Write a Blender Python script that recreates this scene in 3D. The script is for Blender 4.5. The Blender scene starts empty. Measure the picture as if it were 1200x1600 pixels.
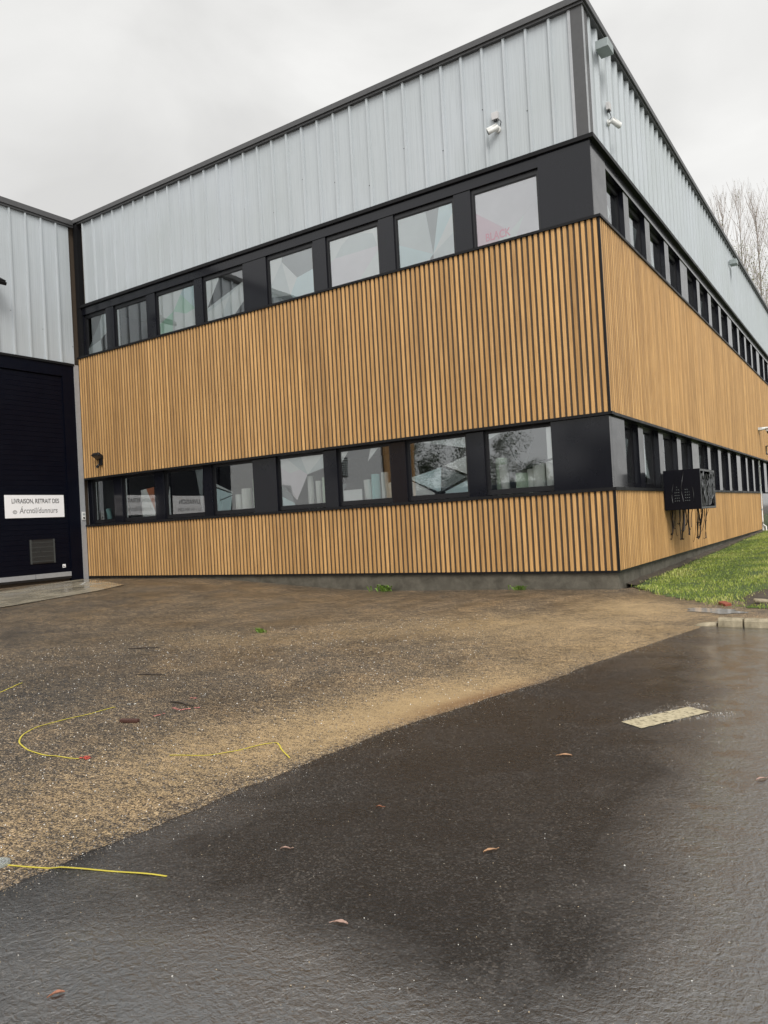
import bpy, math, random
import numpy as np
from mathutils import Vector, Matrix, noise as mnoise

random.seed(7); rng = np.random.default_rng(7)
scene = bpy.context.scene
COL = scene.collection
PI = math.pi

# ------------------------------------------------------------------ camera
cam_d = bpy.data.cameras.new('camera'); cam = bpy.data.objects.new('camera', cam_d); COL.objects.link(cam)
YAW, PITCH, ROLL = math.radians(33.487), math.radians(0.802), math.radians(-3.144)
CAM = Vector((4.06, -13.968, 1.143))
cy, sy, cp, sp = math.cos(YAW), math.sin(YAW), math.cos(PITCH), math.sin(PITCH)
fwd = Vector((-sy*cp, cy*cp, sp)); r0 = Vector((cy, sy, 0)); u0 = r0.cross(fwd)
rt = math.cos(ROLL)*r0 + math.sin(ROLL)*u0; up = -math.sin(ROLL)*r0 + math.cos(ROLL)*u0
M = Matrix((rt, up, -fwd)).transposed().to_4x4(); M.translation = CAM
cam.matrix_world = M
cam_d.sensor_fit = 'HORIZONTAL'; cam_d.sensor_width = 36; cam_d.lens = 36*1166.6/1200
cam_d.clip_end = 2000; cam_d.clip_start = 0.05
scene.camera = cam

# ------------------------------------------------------------------ world: overcast sky
SUN_EL, SUN_AZ = math.radians(46), math.radians(138)      # azimuth measured from +Y towards +X
sdir = Vector((math.sin(SUN_AZ)*math.cos(SUN_EL), math.cos(SUN_AZ)*math.cos(SUN_EL), math.sin(SUN_EL)))
w = bpy.data.worlds.new('World'); scene.world = w; w.use_nodes = True
nt = w.node_tree; nt.nodes.clear(); N = nt.nodes; L = nt.links
def wn(t, **k):
    n = N.new(t)
    for a, b in k.items(): setattr(n, a, b)
    return n
tc = wn('ShaderNodeTexCoord')
sky = wn('ShaderNodeTexSky', sky_type='NISHITA', sun_disc=False, sun_elevation=SUN_EL, sun_rotation=SUN_AZ)
mp = wn('ShaderNodeMapping'); mp.inputs['Scale'].default_value = (1, 1, 2.2)
L.new(tc.outputs['Generated'], mp.inputs['Vector'])
nz = wn('ShaderNodeTexNoise'); nz.inputs['Scale'].default_value = 2.3; nz.inputs['Detail'].default_value = 6; nz.inputs['Roughness'].default_value = .48; nz.inputs['Distortion'].default_value = .35
L.new(mp.outputs[0], nz.inputs['Vector'])
rp = wn('ShaderNodeValToRGB'); e = rp.color_ramp.elements
e[0].position = .36; e[0].color = (.74, .735, .72, 1); e[1].position = .62; e[1].color = (.98, .975, .955, 1)
L.new(nz.outputs['Fac'], rp.inputs['Fac'])
dp = wn('ShaderNodeVectorMath', operation='DOT_PRODUCT'); dp.inputs[1].default_value = sdir
L.new(tc.outputs['Generated'], dp.inputs[0])
mr = wn('ShaderNodeMapRange', interpolation_type='SMOOTHSTEP'); mr.inputs['From Min'].default_value = .05; mr.inputs['From Max'].default_value = .8; mr.inputs['To Min'].default_value = 1.0; mr.inputs['To Max'].default_value = 1.75
L.new(dp.outputs['Value'], mr.inputs['Value'])
mul = wn('ShaderNodeVectorMath', operation='SCALE'); L.new(rp.outputs['Color'], mul.inputs[0]); L.new(mr.outputs[0], mul.inputs['Scale'])
bg1 = wn('ShaderNodeBackground'); L.new(mul.outputs[0], bg1.inputs['Color']); bg1.inputs['Strength'].default_value = 1.0
bg2 = wn('ShaderNodeBackground'); L.new(sky.outputs[0], bg2.inputs['Color']); bg2.inputs['Strength'].default_value = .05
mx = wn('ShaderNodeMixShader'); mx.inputs[0].default_value = .06
L.new(bg1.outputs[0], mx.inputs[1]); L.new(bg2.outputs[0], mx.inputs[2])
wo = wn('ShaderNodeOutputWorld'); L.new(mx.outputs[0], wo.inputs['Surface'])

# ------------------------------------------------------------------ sun behind cloud
sun_d = bpy.data.lights.new('sun', 'SUN'); sun_d.energy = 2.5; sun_d.angle = math.radians(28); sun_d.color = (1, .97, .92)
sun = bpy.data.objects.new('sun', sun_d); COL.objects.link(sun)
sun.rotation_euler = (-sdir).to_track_quat('-Z', 'Y').to_euler(); sun.location = (10, -20, 40)

scene.view_settings.view_transform = 'Standard'; scene.view_settings.look = 'None'
scene.view_settings.exposure = 0.0; scene.view_settings.gamma = 1
scene.view_settings.use_curve_mapping = False

# ------------------------------------------------------------------ material helpers
def mat(name):
    m = bpy.data.materials.new(name); m.use_nodes = True
    b = m.node_tree.nodes['Principled BSDF']
    return m, m.node_tree, b
def nd(t, kind, **k):
    n = t.nodes.new(kind)
    for a, b in k.items():
        if a.startswith('i_'): n.inputs[a[2:].replace('_', ' ')].default_value = b
        else: setattr(n, a, b)
    return n
def lk(t, a, b): t.links.new(a, b)
def mapped(t, scale, src='Object'):
    c = nd(t, 'ShaderNodeTexCoord'); m = nd(t, 'ShaderNodeMapping'); m.inputs['Scale'].default_value = scale
    lk(t, c.outputs[src], m.inputs['Vector']); return m.outputs[0]
def noi(t, vec, scale, detail=4, rough=.55, dist=0):
    n = nd(t, 'ShaderNodeTexNoise'); n.inputs['Scale'].default_value = scale; n.inputs['Detail'].default_value = detail
    n.inputs['Roughness'].default_value = rough; n.inputs['Distortion'].default_value = dist
    if vec is not None: lk(t, vec, n.inputs['Vector'])
    return n.outputs['Fac']
def ramp(t, fac, stops, interp='LINEAR'):
    r = nd(t, 'ShaderNodeValToRGB'); r.color_ramp.interpolation = interp
    el = r.color_ramp.elements
    while len(el) < len(stops): el.new(.5)
    for q, (p, c) in zip(el, stops):
        q.position = p; q.color = (c[0], c[1], c[2], 1) if isinstance(c, (tuple, list)) else (c, c, c, 1)
    lk(t, fac, r.inputs['Fac']); return r.outputs['Color']
def mixc(t, fac, a, b, mode='MIX'):
    m = nd(t, 'ShaderNodeMix', data_type='RGBA', blend_type=mode)
    for s, v in ((m.inputs[0], fac), (m.inputs[6], a), (m.inputs[7], b)):
        if isinstance(v, (int, float)): s.default_value = v
        elif isinstance(v, tuple): s.default_value = (*v[:3], 1)
        else: lk(t, v, s)
    return m.outputs[2]
def mth(t, op, a, b=None, c=None, clamp=False):
    m = nd(t, 'ShaderNodeMath', operation=op, use_clamp=clamp)
    for i, v in enumerate((a, b, c)):
        if v is None: continue
        if isinstance(v, (int, float)): m.inputs[i].default_value = v
        else: lk(t, v, m.inputs[i])
    return m.outputs[0]
def bump(t, b, h, strength, dist, prev=None):
    n = nd(t, 'ShaderNodeBump'); n.inputs['Strength'].default_value = strength; n.inputs['Distance'].default_value = dist
    lk(t, h, n.inputs['Height'])
    if prev is not None: lk(t, prev, n.inputs['Normal'])
    if b is not None: lk(t, n.outputs[0], b.inputs['Normal'])
    return n.outputs[0]
def plain(name, col, rough=.5, metal=0, var=.15, scale=12, bmp=0.0, spec=.5):
    m, t, b = mat(name)
    v = mapped(t, (1, 1, 1)); n = noi(t, v, scale, 5)
    c = mixc(t, n, tuple(x*(1-var) for x in col), tuple(min(1, x*(1+var)) for x in col)); lk(t, c, b.inputs['Base Color'])
    n2 = noi(t, v, scale*2.3, 3)
    lk(t, ramp(t, n2, [(.3, max(0, rough-.08)), (.7, min(1, rough+.08))]), b.inputs['Roughness'])
    b.inputs['Metallic'].default_value = metal; b.inputs['Specular IOR Level'].default_value = spec
    if bmp: bump(t, b, noi(t, v, scale*8, 3), bmp, .003)
    return m

# wood-look slats
def wood_mat(name, tone=1.0):
    m, t, b = mat(name)
    c = nd(t, 'ShaderNodeTexCoord')
    sx = nd(t, 'ShaderNodeSeparateXYZ'); lk(t, c.outputs['Object'], sx.inputs[0])
    s = mth(t, 'FLOOR', mth(t, 'DIVIDE', mth(t, 'SUBTRACT', sx.outputs[1], sx.outputs[0]), .118))
    wnz = nd(t, 'ShaderNodeTexWhiteNoise', noise_dimensions='1D'); lk(t, s, wnz.inputs['W'])
    off = nd(t, 'ShaderNodeCombineXYZ'); lk(t, mth(t, 'MULTIPLY', wnz.outputs[0], 30), off.inputs[2])
    ad = nd(t, 'ShaderNodeVectorMath', operation='ADD'); lk(t, c.outputs['Object'], ad.inputs[0]); lk(t, off.outputs[0], ad.inputs[1])
    mpp = nd(t, 'ShaderNodeMapping'); mpp.inputs['Scale'].default_value = (60, 60, 1.6); lk(t, ad.outputs[0], mpp.inputs['Vector'])
    g = noi(t, mpp.outputs[0], 1.3, 6, .62, .4)
    col = ramp(t, g, [(.25, (.34*tone, .192*tone, .072*tone)), (.5, (.53*tone, .32*tone, .132*tone)), (.78, (.66*tone, .43*tone, .20*tone))])
    big = noi(t, mapped(t, (1, 1, .5)), .7, 3)
    drip = noi(t, mapped(t, (5, 5, .28)), 1.1, 5, .6, .5); col = mixc(t, 1, col, ramp(t, drip, [(.34, (.78, .77, .78)), (.52, (1.0, 1.0, 1.0)), (.7, (1.06, 1.05, 1.03))]), 'MULTIPLY')
    col = mixc(t, 1, col, ramp(t, big, [(.3, (.88, .85, .82)), (.7, (1.08, 1.05, 1.0))]), 'MULTIPLY')
    col = mixc(t, 1, col, ramp(t, wnz.outputs[0], [(0, (.80, .77, .72)), (1, (1.1, 1.1, 1.1))]), 'MULTIPLY')
    lk(t, col, b.inputs['Base Color']); b.inputs['Roughness'].default_value = .55; b.inputs['Specular IOR Level'].default_value = .3
    bump(t, b, g, .25, .002)
    return m
M_WOOD = wood_mat('wood_composite')
M_BACK = plain('dark_backing', (.058, .041, .027), .7)
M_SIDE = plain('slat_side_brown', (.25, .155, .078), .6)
M_SIDE2 = plain('slat_side_groove_shade', (.10, .062, .034), .6)  # right facade copy: groove shade put into the slat side colour

def clad_mat():
    m, t, b = mat('silver_cladding')
    c = nd(t, 'ShaderNodeTexCoord'); sx = nd(t, 'ShaderNodeSeparateXYZ'); lk(t, c.outputs['Object'], sx.inputs[0])
    u = mth(t, 'ADD', sx.outputs[0], sx.outputs[1])
    streak = noi(t, mapped(t, (9, 9, .12)), 2.2, 5, .6)
    fine = noi(t, mapped(t, (55, 55, .5)), 1.5, 4, .6)
    cloud = noi(t, mapped(t, (1, 1, 1)), .45, 3)
    col = ramp(t, streak, [(.3, (.425, .455, .472)), (.7, (.455, .485, .50))])
    col = mixc(t, 1, col, ramp(t, fine, [(.3, .86), (.5, 1.0), (.8, 1.04)]), 'MULTIPLY')
    col = mixc(t, 1, col, ramp(t, cloud, [(.3, (.95, .955, .95)), (.7, (1.03, 1.03, 1.05))]), 'MULTIPLY')
    lk(t, col, b.inputs['Base Color'])
    b.inputs['Metallic'].default_value = .1; b.inputs['Specular IOR Level'].default_value = .25
    lk(t, ramp(t, streak, [(.3, .50), (.7, .60)]), b.inputs['Roughness'])
    wv = mth(t, 'SINE', mth(t, 'MULTIPLY', u, 2*PI/.06))
    bump(t, b, mth(t, 'ADD', mth(t, 'MULTIPLY', wv, .5), fine), .22, .003)
    return m
M_CLAD = clad_mat()

def anthra_mat(name, col, rough=.3, coat=0.0, spec=.12):
    m, t, b = mat(name)
    v = mapped(t, (1, 1, 1)); st = noi(t, mapped(t, (14, 14, .6)), 1.5, 5, .6)
    dr = nd(t, 'ShaderNodeTexVoronoi'); dr.inputs['Scale'].default_value = 90; lk(t, v, dr.inputs['Vector'])
    lk(t, mixc(t, st, tuple(x*.8 for x in col), tuple(x*1.35 for x in col)), b.inputs['Base Color'])
    lk(t, ramp(t, noi(t, v, 3, 4), [(.3, rough-.06), (.7, rough+.1)]), b.inputs['Roughness'])
    d = mth(t, 'SUBTRACT', .35, dr.outputs['Distance'], clamp=True)
    b.inputs['Coat Weight'].default_value = coat; b.inputs['Coat IOR'].default_value = 1.40; b.inputs['Coat Roughness'].default_value = .10; b.inputs['Specular IOR Level'].default_value = spec
    bump(t, b, d, .10, .003)
    return m
M_ANTH = anthra_mat('anthracite_metal', (.005, .0054, .0085), .3, .85)
M_TRIM = anthra_mat('dark_trim', (.012, .012, .013), .42)
M_FRAME = plain('black_frame', (.006, .006, .008), .35)
M_CAPL = plain('roof_cap_metal', (.07, .07, .072), .42, .2)
M_ALU = plain('light_flashing', (.36, .37, .385), .45, .3, bmp=.05)
M_CONC = None

def glass_mat():
    m, t, b = mat('coated_glass')
    t.nodes.remove(b)
    out = t.nodes['Material Output']
    tr = nd(t, 'ShaderNodeBsdfTransparent'); tr.inputs[0].default_value = (.94, .97, .96, 1)
    gl = nd(t, 'ShaderNodeBsdfGlossy'); gl.inputs['Roughness'].default_value = .012; gl.inputs['Color'].default_value = (.92, .95, .97, 1)
    bn = bump(t, None, noi(t, mapped(t, (1, 1, 1)), 1.6, 1), .05, .02); lk(t, bn, gl.inputs['Normal'])
    fr = nd(t, 'ShaderNodeFresnel'); fr.inputs['IOR'].default_value = 1.5
    f = mth(t, 'ADD', mth(t, 'MULTIPLY', fr.outputs[0], .85), .20, clamp=True)
    ms = nd(t, 'ShaderNodeMixShader'); lk(t, f, ms.inputs[0]); lk(t, tr.outputs[0], ms.inputs[1]); lk(t, gl.outputs[0], ms.inputs[2])
    lk(t, ms.outputs[0], out.inputs['Surface']); return m
M_GLASS = glass_mat()
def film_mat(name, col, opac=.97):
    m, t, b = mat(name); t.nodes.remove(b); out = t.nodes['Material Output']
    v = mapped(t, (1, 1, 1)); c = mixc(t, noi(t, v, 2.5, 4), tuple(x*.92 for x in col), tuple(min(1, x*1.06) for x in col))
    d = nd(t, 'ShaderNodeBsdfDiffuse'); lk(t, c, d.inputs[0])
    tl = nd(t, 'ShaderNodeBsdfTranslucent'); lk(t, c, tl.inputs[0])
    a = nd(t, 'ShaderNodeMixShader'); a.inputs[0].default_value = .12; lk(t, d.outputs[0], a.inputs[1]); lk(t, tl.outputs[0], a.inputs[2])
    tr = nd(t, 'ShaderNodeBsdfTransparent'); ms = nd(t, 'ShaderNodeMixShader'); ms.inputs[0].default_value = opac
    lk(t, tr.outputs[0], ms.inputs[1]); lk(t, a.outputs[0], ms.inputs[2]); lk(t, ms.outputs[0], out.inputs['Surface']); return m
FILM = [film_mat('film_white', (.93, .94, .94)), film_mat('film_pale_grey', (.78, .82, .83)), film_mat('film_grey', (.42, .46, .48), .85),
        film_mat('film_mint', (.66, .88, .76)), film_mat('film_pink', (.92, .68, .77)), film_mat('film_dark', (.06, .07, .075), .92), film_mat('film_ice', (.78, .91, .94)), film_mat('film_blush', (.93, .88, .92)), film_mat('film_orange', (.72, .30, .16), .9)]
M_ROOM = plain('interior_paint', (.38, .39, .40), .8)
M_WHITE = plain('white_plastic', (.62, .62, .60), .35, var=.04)
M_BLACK = plain('black_plastic', (.012, .012, .013), .35)
M_DOOR = anthra_mat('black_door_steel', (.0025, .0032, .0075), .34)
M_SIGN = plain('sign_white', (.82, .82, .84), .45, var=.03)
M_INK = plain('sign_ink', (.05, .05, .055), .5)
M_INKG = plain('sign_ink_grey', (.22, .22, .23), .5)
M_ROLLW = plain('white_fabric', (.88, .90, .87), .8, var=.05)
M_ROLLG = plain('pale_green_fabric', (.62, .76, .60), .8, var=.06)
M_ROLLC = plain('cyan_fabric', (.42, .74, .74), .8, var=.06)
M_GREYM = plain('grey_metal_box', (.30, .34, .34), .45, .2)

# ------------------------------------------------------------------ mesh helpers
class MB:
    def __init__(s): s.v = []; s.f = []; s.m = []; s.sm = []
    def quad(s, pts, mi=0, sm=False):
        k = len(s.v); s.v += [tuple(p) for p in pts]; s.f.append(tuple(range(k, k+len(pts)))); s.m.append(mi); s.sm.append(sm)
    def box(s, a, b, mi=0, R=None):
        (x0, y0, z0), (x1, y1, z1) = a, b
        P = [(x0,y0,z0),(x1,y0,z0),(x1,y1,z0),(x0,y1,z0),(x0,y0,z1),(x1,y0,z1),(x1,y1,z1),(x0,y1,z1)]
        if R is not None: P = [tuple(R @ Vector(p)) for p in P]
        k = len(s.v); s.v += P
        for f in ((0,3,2,1),(4,5,6,7),(0,1,5,4),(1,2,6,5),(2,3,7,6),(3,0,4,7)): s.f.append(tuple(k+i for i in f)); s.m.append(mi); s.sm.append(False)
    def tube(s, pts, rad, n=8, mi=0, cap=True):
        pts = [Vector(p) for p in pts]
        if not isinstance(rad, (list, tuple)): rad = [rad]*len(pts)
        k = len(s.v); ref = Vector((0,0,1))
        for i, p in enumerate(pts):
            d = (pts[min(i+1, len(pts)-1)] - pts[max(i-1, 0)]).normalized()
            a = d.cross(ref)
            if a.length < .05: a = d.cross(Vector((1,0,0)))
            a.normalize(); b = d.cross(a)
            for j in range(n):
                t = 2*PI*j/n; s.v.append(tuple(p + rad[i]*(math.cos(t)*a + math.sin(t)*b)))
        for i in range(len(pts)-1):
            for j in range(n):
                s.f.append((k+i*n+j, k+i*n+(j+1)%n, k+(i+1)*n+(j+1)%n, k+(i+1)*n+j)); s.m.append(mi); s.sm.append(True)
        if cap:
            s.f.append(tuple(k+j for j in range(n))); s.m.append(mi); s.sm.append(False)
            s.f.append(tuple(k+(len(pts)-1)*n+j for j in reversed(range(n)))); s.m.append(mi); s.sm.append(False)
    def mesh(s, name, mats):
        me = bpy.data.meshes.new(name); me.from_pydata(s.v, [], s.f)
        for m in (mats if isinstance(mats, (list, tuple)) else [mats]): me.materials.append(m)
        me.polygons.foreach_set('material_index', s.m); me.polygons.foreach_set('use_smooth', s.sm); me.update(); return me
    def build(s, name, mats, parent=None, loc=None):
        o = bpy.data.objects.new(name, s.mesh(name, mats)); COL.objects.link(o)
        if loc is not None: o.location = loc
        if parent is not None: o.parent = parent
        return o
def mobj(name, me, parent=None, loc=(0,0,0)):
    o = bpy.data.objects.new(name, me); COL.objects.link(o); o.location = loc
    if parent is not None: o.parent = parent
    return o
def tag(o, label, cat=None, group=None, kind=None):
    o['label'] = label
    if cat: o['category'] = cat
    if group: o['group'] = group
    if kind: o['kind'] = kind
    return o
def empty(name, loc, label, cat, group=None, rz=0):
    o = bpy.data.objects.new(name, None); COL.objects.link(o); o.location = loc; o.rotation_euler.z = rz; o.empty_display_size = .2
    return tag(o, label, cat, group)
def bevel(o, wd=.005, seg=2):
    md = o.modifiers.new('bevel', 'BEVEL'); md.width = wd; md.segments = seg; md.limit_method = 'ANGLE'; return o
def text_mesh(body, size, align='CENTER', shear=0.0, bold=0.0):
    cu = bpy.data.curves.new('lettering', 'FONT'); cu.body = body; cu.size = size; cu.align_x = align; cu.align_y = 'CENTER'
    cu.shear = shear; cu.offset = bold; cu.extrude = .0008
    o = bpy.data.objects.new('lettering', cu); COL.objects.link(o)
    bpy.context.view_layer.update()
    me = bpy.data.meshes.new_from_object(o.evaluated_get(bpy.context.evaluated_depsgraph_get()))
    bpy.data.objects.remove(o); bpy.data.curves.remove(cu); return me

# ------------------------------------------------------------------ ground shape
def ss(a, b, x):
    t = np.clip((np.asarray(x, float)-a)/(b-a), 0, 1); return t*t*(3-2*t)
def gz(x, y):
    return -0.40 + 0.32*ss(-5, -12, x)*ss(-10, -1.5, y) + 0.05*ss(-5, 0, y)*ss(-6, -1, x)
def gzf(x, y): return float(gz(x, y))
EDGE = np.array([(-60,.9),(-14,.74),(-12.2,.73),(-11.7,.76),(-10.9,.80),(-10.1,.88),(-9.42,.95),(-8.72,1.10),(-7.97,1.32),(-6.91,1.52),(-5.56,1.78),(-4.57,1.98),(-3.84,2.13),(-3.2,2.3),(10,3)])
def edge_x(y): return np.interp(y, EDGE[:,0], EDGE[:,1])

def grid_obj(name, xs, ys, zf, m, keep=None, attr=None):
    X, Y = np.meshgrid(xs, ys); Z = zf(X, Y); nx, ny = len(xs), len(ys)
    V = np.stack([X, Y, Z], -1).reshape(-1, 3)
    I = np.arange(nx*ny).reshape(ny, nx)
    F = np.stack([I[:-1,:-1], I[:-1,1:], I[1:,1:], I[1:,:-1]], -1).reshape(-1, 4)
    if keep is not None:
        cx = V[F].mean(1); F = F[keep(cx[:,0], cx[:,1])]
    used = np.unique(F); remap = -np.ones(nx*ny, int); remap[used] = np.arange(len(used))
    me = bpy.data.meshes.new(name); me.from_pydata(V[used].tolist(), [], remap[F].tolist()); me.materials.append(m)
    me.polygons.foreach_set('use_smooth', [True]*len(me.polygons))
    for an, fn in (attr or {}).items():
        a = me.attributes.new(an, 'FLOAT', 'POINT'); a.data.foreach_set('value', fn(V[used][:,0], V[used][:,1]).astype(np.float32))
    me.update()
    o = bpy.data.objects.new(name, me); COL.objects.link(o); return o

def bump2(x, y, cx, cyy, rx, ry, ang=0):
    c, s = math.cos(ang), math.sin(ang); dx, dy = x-cx, y-cyy
    return np.exp(-(((c*dx+s*dy)/rx)**2 + ((-s*dx+c*dy)/ry)**2))
def sand_amt(x, y):
    d = edge_x(y)-x
    a = 1.15*np.exp(-((y+8.6)/1.5)**2)*np.exp(-(np.maximum(d-.15, 0)/.95)**2)*ss(-.05, .2, d)
    a += .55*np.exp(-((y+5.2)/1.8)**2)*np.exp(-(np.maximum(d-.2, 0)/2.0)**2)
    a += .75*bump2(x, y, .9, -2.2, 1.2, .8, -.7) + .55*bump2(x, y, -.6, -4.2, 2.4, 1.2, .5) + .45*bump2(x, y, .0, -10.4, .8, .9)
    a += .14*bump2(x, y, -5, -3, 4, 3) + .30*bump2(x, y, -4, -6.4, 1.6, .8)
    a += .3*bump2(x, y, .3, -11.6, .8, .6)
    return np.clip(a, 0, 1.3)
def damp_amt(x, y):
    return np.clip(.9*bump2(x, y, -3.2, -9.6, 1.6, 1.3) + .8*bump2(x, y, -6.5, -7.0, 4, 2.2) + .5*bump2(x, y, -11, -4.0, 3.5, 2.0) + .35*bump2(x, y, -3, .0, 4, .5) + .5*bump2(x, y, -1.2, -9.0, 1.5, .9) + .5*bump2(x, y, -.8, -10.6, .5, .6), 0, 1)
def rust_amt(x, y):
    d = edge_x(y)-x
    return np.clip(np.exp(-((y+8.3)/.75)**2)*np.exp(-((d-.12)/.14)**2), 0, 1)

# old gravelly asphalt of the yard
def lot_mat():
    m, t, b = mat('old_gravel_asphalt')
    v = mapped(t, (1, 1, 1))
    wv = nd(t, 'ShaderNodeTexNoise'); wv.inputs['Scale'].default_value = 60; lk(t, v, wv.inputs['Vector'])
    vo = nd(t, 'ShaderNodeTexVoronoi'); vo.inputs['Scale'].default_value = 105; lk(t, v, vo.inputs['Vector'])
    vo2 = nd(t, 'ShaderNodeTexVoronoi'); vo2.inputs['Scale'].default_value = 115; lk(t, v, vo2.inputs['Vector'])
    sp = nd(t, 'ShaderNodeSeparateColor'); lk(t, vo.outputs['Color'], sp.inputs[0])
    sp2 = nd(t, 'ShaderNodeSeparateColor'); lk(t, vo2.outputs['Color'], sp2.inputs[0])
    med = noi(t, v, 2.1, 6, .62, .3); big = noi(t, v, .42, 4, .55)
    st = noi(t, mapped(t, (3.2, 9, 1)), 2.4, 6, .68, .6)
    agg = ramp(t, sp.outputs[0], [(0, (.010, .009, .0085)), (.34, (.030, .026, .023)), (.62, (.068, .056, .045)), (.84, (.15, .122, .09)), (.95, (.40, .345, .265))])
    grit = ramp(t, sp2.outputs[1], [(.66, 0.0), (.80, 1.0)])
    dot = mth(t, 'LESS_THAN', vo2.outputs['Distance'], .36)
    agg = mixc(t, mth(t, 'MULTIPLY', mth(t, 'MULTIPLY', grit, dot), .8), agg, (.36, .30, .22))
    agg = mixc(t, 1, agg, ramp(t, med, [(.32, (.50, .51, .54)), (.5, (.90, .89, .89)), (.68, (1.4, 1.3, 1.16))]), 'MULTIPLY')
    agg = mixc(t, 1, agg, ramp(t, big, [(.34, (.66, .67, .71)), (.66, (1.22, 1.16, 1.05))]), 'MULTIPLY')
    cg = noi(t, v, 80, 4, .8); agg = mixc(t, 1, agg, ramp(t, cg, [(.34, (.6, .59, .59)), (.5, (.95, .94, .93)), (.66, (1.45, 1.4, 1.3))]), 'MULTIPLY')
    for sc_, sz_, th_, stretch in ((48, .30, .80, (1, 1, 1)), (20, .22, .74, (.55, 1.5, 1)), (24, .20, .78, (1.4, .6, 1))):
        vq = nd(t, 'ShaderNodeTexVoronoi'); vq.inputs['Scale'].default_value = sc_; lk(t, mapped(t, stretch), vq.inputs['Vector'])
        sq = nd(t, 'ShaderNodeSeparateColor'); lk(t, vq.outputs['Color'], sq.inputs[0])
        dq = mth(t, 'MULTIPLY', mth(t, 'LESS_THAN', vq.outputs['Distance'], sz_), mth(t, 'GREATER_THAN', sq.outputs[0], th_))
        agg = mixc(t, mth(t, 'MULTIPLY', dq, mth(t, 'ADD', mth(t, 'MULTIPLY', sq.outputs[1], .6), .3)), agg, (.46, .37, .24))
    agg = mixc(t, 1, agg, ramp(t, st, [(.36, (.66, .65, .66)), (.6, (1.3, 1.22, 1.1))]), 'MULTIPLY')
    sw = noi(t, mapped(t, (9, 26, 1)), 1.6, 6, .78, 1.5); agg = mixc(t, 1, agg, ramp(t, sw, [(.40, (.72, .70, .69)), (.52, (1.0, .98, .95)), (.64, (1.4, 1.33, 1.2))]), 'MULTIPLY')
    ad_ = nd(t, 'ShaderNodeAttribute', attribute_name='damp')
    agg = mixc(t, mth(t, 'MULTIPLY', ad_.outputs['Fac'], .9), agg, mixc(t, 1, agg, (.45, .48, .54), 'MULTIPLY'))
    at = nd(t, 'ShaderNodeAttribute', attribute_name='sand'); s = at.outputs['Fac']
    # sand lies in the hollows: broken up by streaks and by the aggregate itself
    br = mth(t, 'ADD', mth(t, 'MULTIPLY', st, 1.25), mth(t, 'MULTIPLY', sp.outputs[1], .55))
    hv = nd(t, 'ShaderNodeTexVoronoi'); hv.inputs['Scale'].default_value = 150; lk(t, v, hv.inputs['Vector'])
    hs = nd(t, 'ShaderNodeSeparateColor'); lk(t, hv.outputs['Color'], hs.inputs[0])
    st2 = noi(t, mapped(t, (1.6, 5.5, 1)), 7, 6, .72, 1.2)
    br = mth(t, 'ADD', br, mth(t, 'ADD', mth(t, 'MULTIPLY', hs.outputs[2], .9), mth(t, 'MULTIPLY', st2, 1.5)))
    fac = mth(t, 'ADD', mth(t, 'MULTIPLY', s, 1.0), mth(t, 'SUBTRACT', br, 2.46))
    fac = mth(t, 'MULTIPLY', fac, 2.0, clamp=True)
    fs = noi(t, v, 210, 3, .7)
    sand = ramp(t, fs, [(.28, (.15, .095, .042)), (.5, (.37, .26, .13)), (.75, (.60, .46, .27))])
    sand = mixc(t, 1, sand, ramp(t, med, [(.3, (.80, .78, .74)), (.7, (1.1, 1.08, 1.05))]), 'MULTIPLY')
    col = mixc(t, mth(t, 'MULTIPLY', fac, .92), agg, sand)
    at2 = nd(t, 'ShaderNodeAttribute', attribute_name='rust')
    col = mixc(t, mth(t, 'MULTIPLY', at2.outputs['Fac'], .75), col, (.13, .06, .018))
    lk(t, col, b.inputs['Base Color'])
    wet = noi(t, v, 1.1, 4)
    lk(t, mth(t, 'ADD', ramp(t, wet, [(.35, .38), (.65, .68)]), mth(t, 'MULTIPLY', fac, .2), clamp=True), b.inputs['Roughness'])
    h = mth(t, 'ADD', mth(t, 'MULTIPLY', mth(t, 'SUBTRACT', 1, vo.outputs['Distance']), .6), mth(t, 'MULTIPLY', wv.outputs['Fac'], .6))
    n1 = bump(t, None, h, .75, .006)
    bump(t, b, med, .25, .03, n1)
    return m
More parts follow.
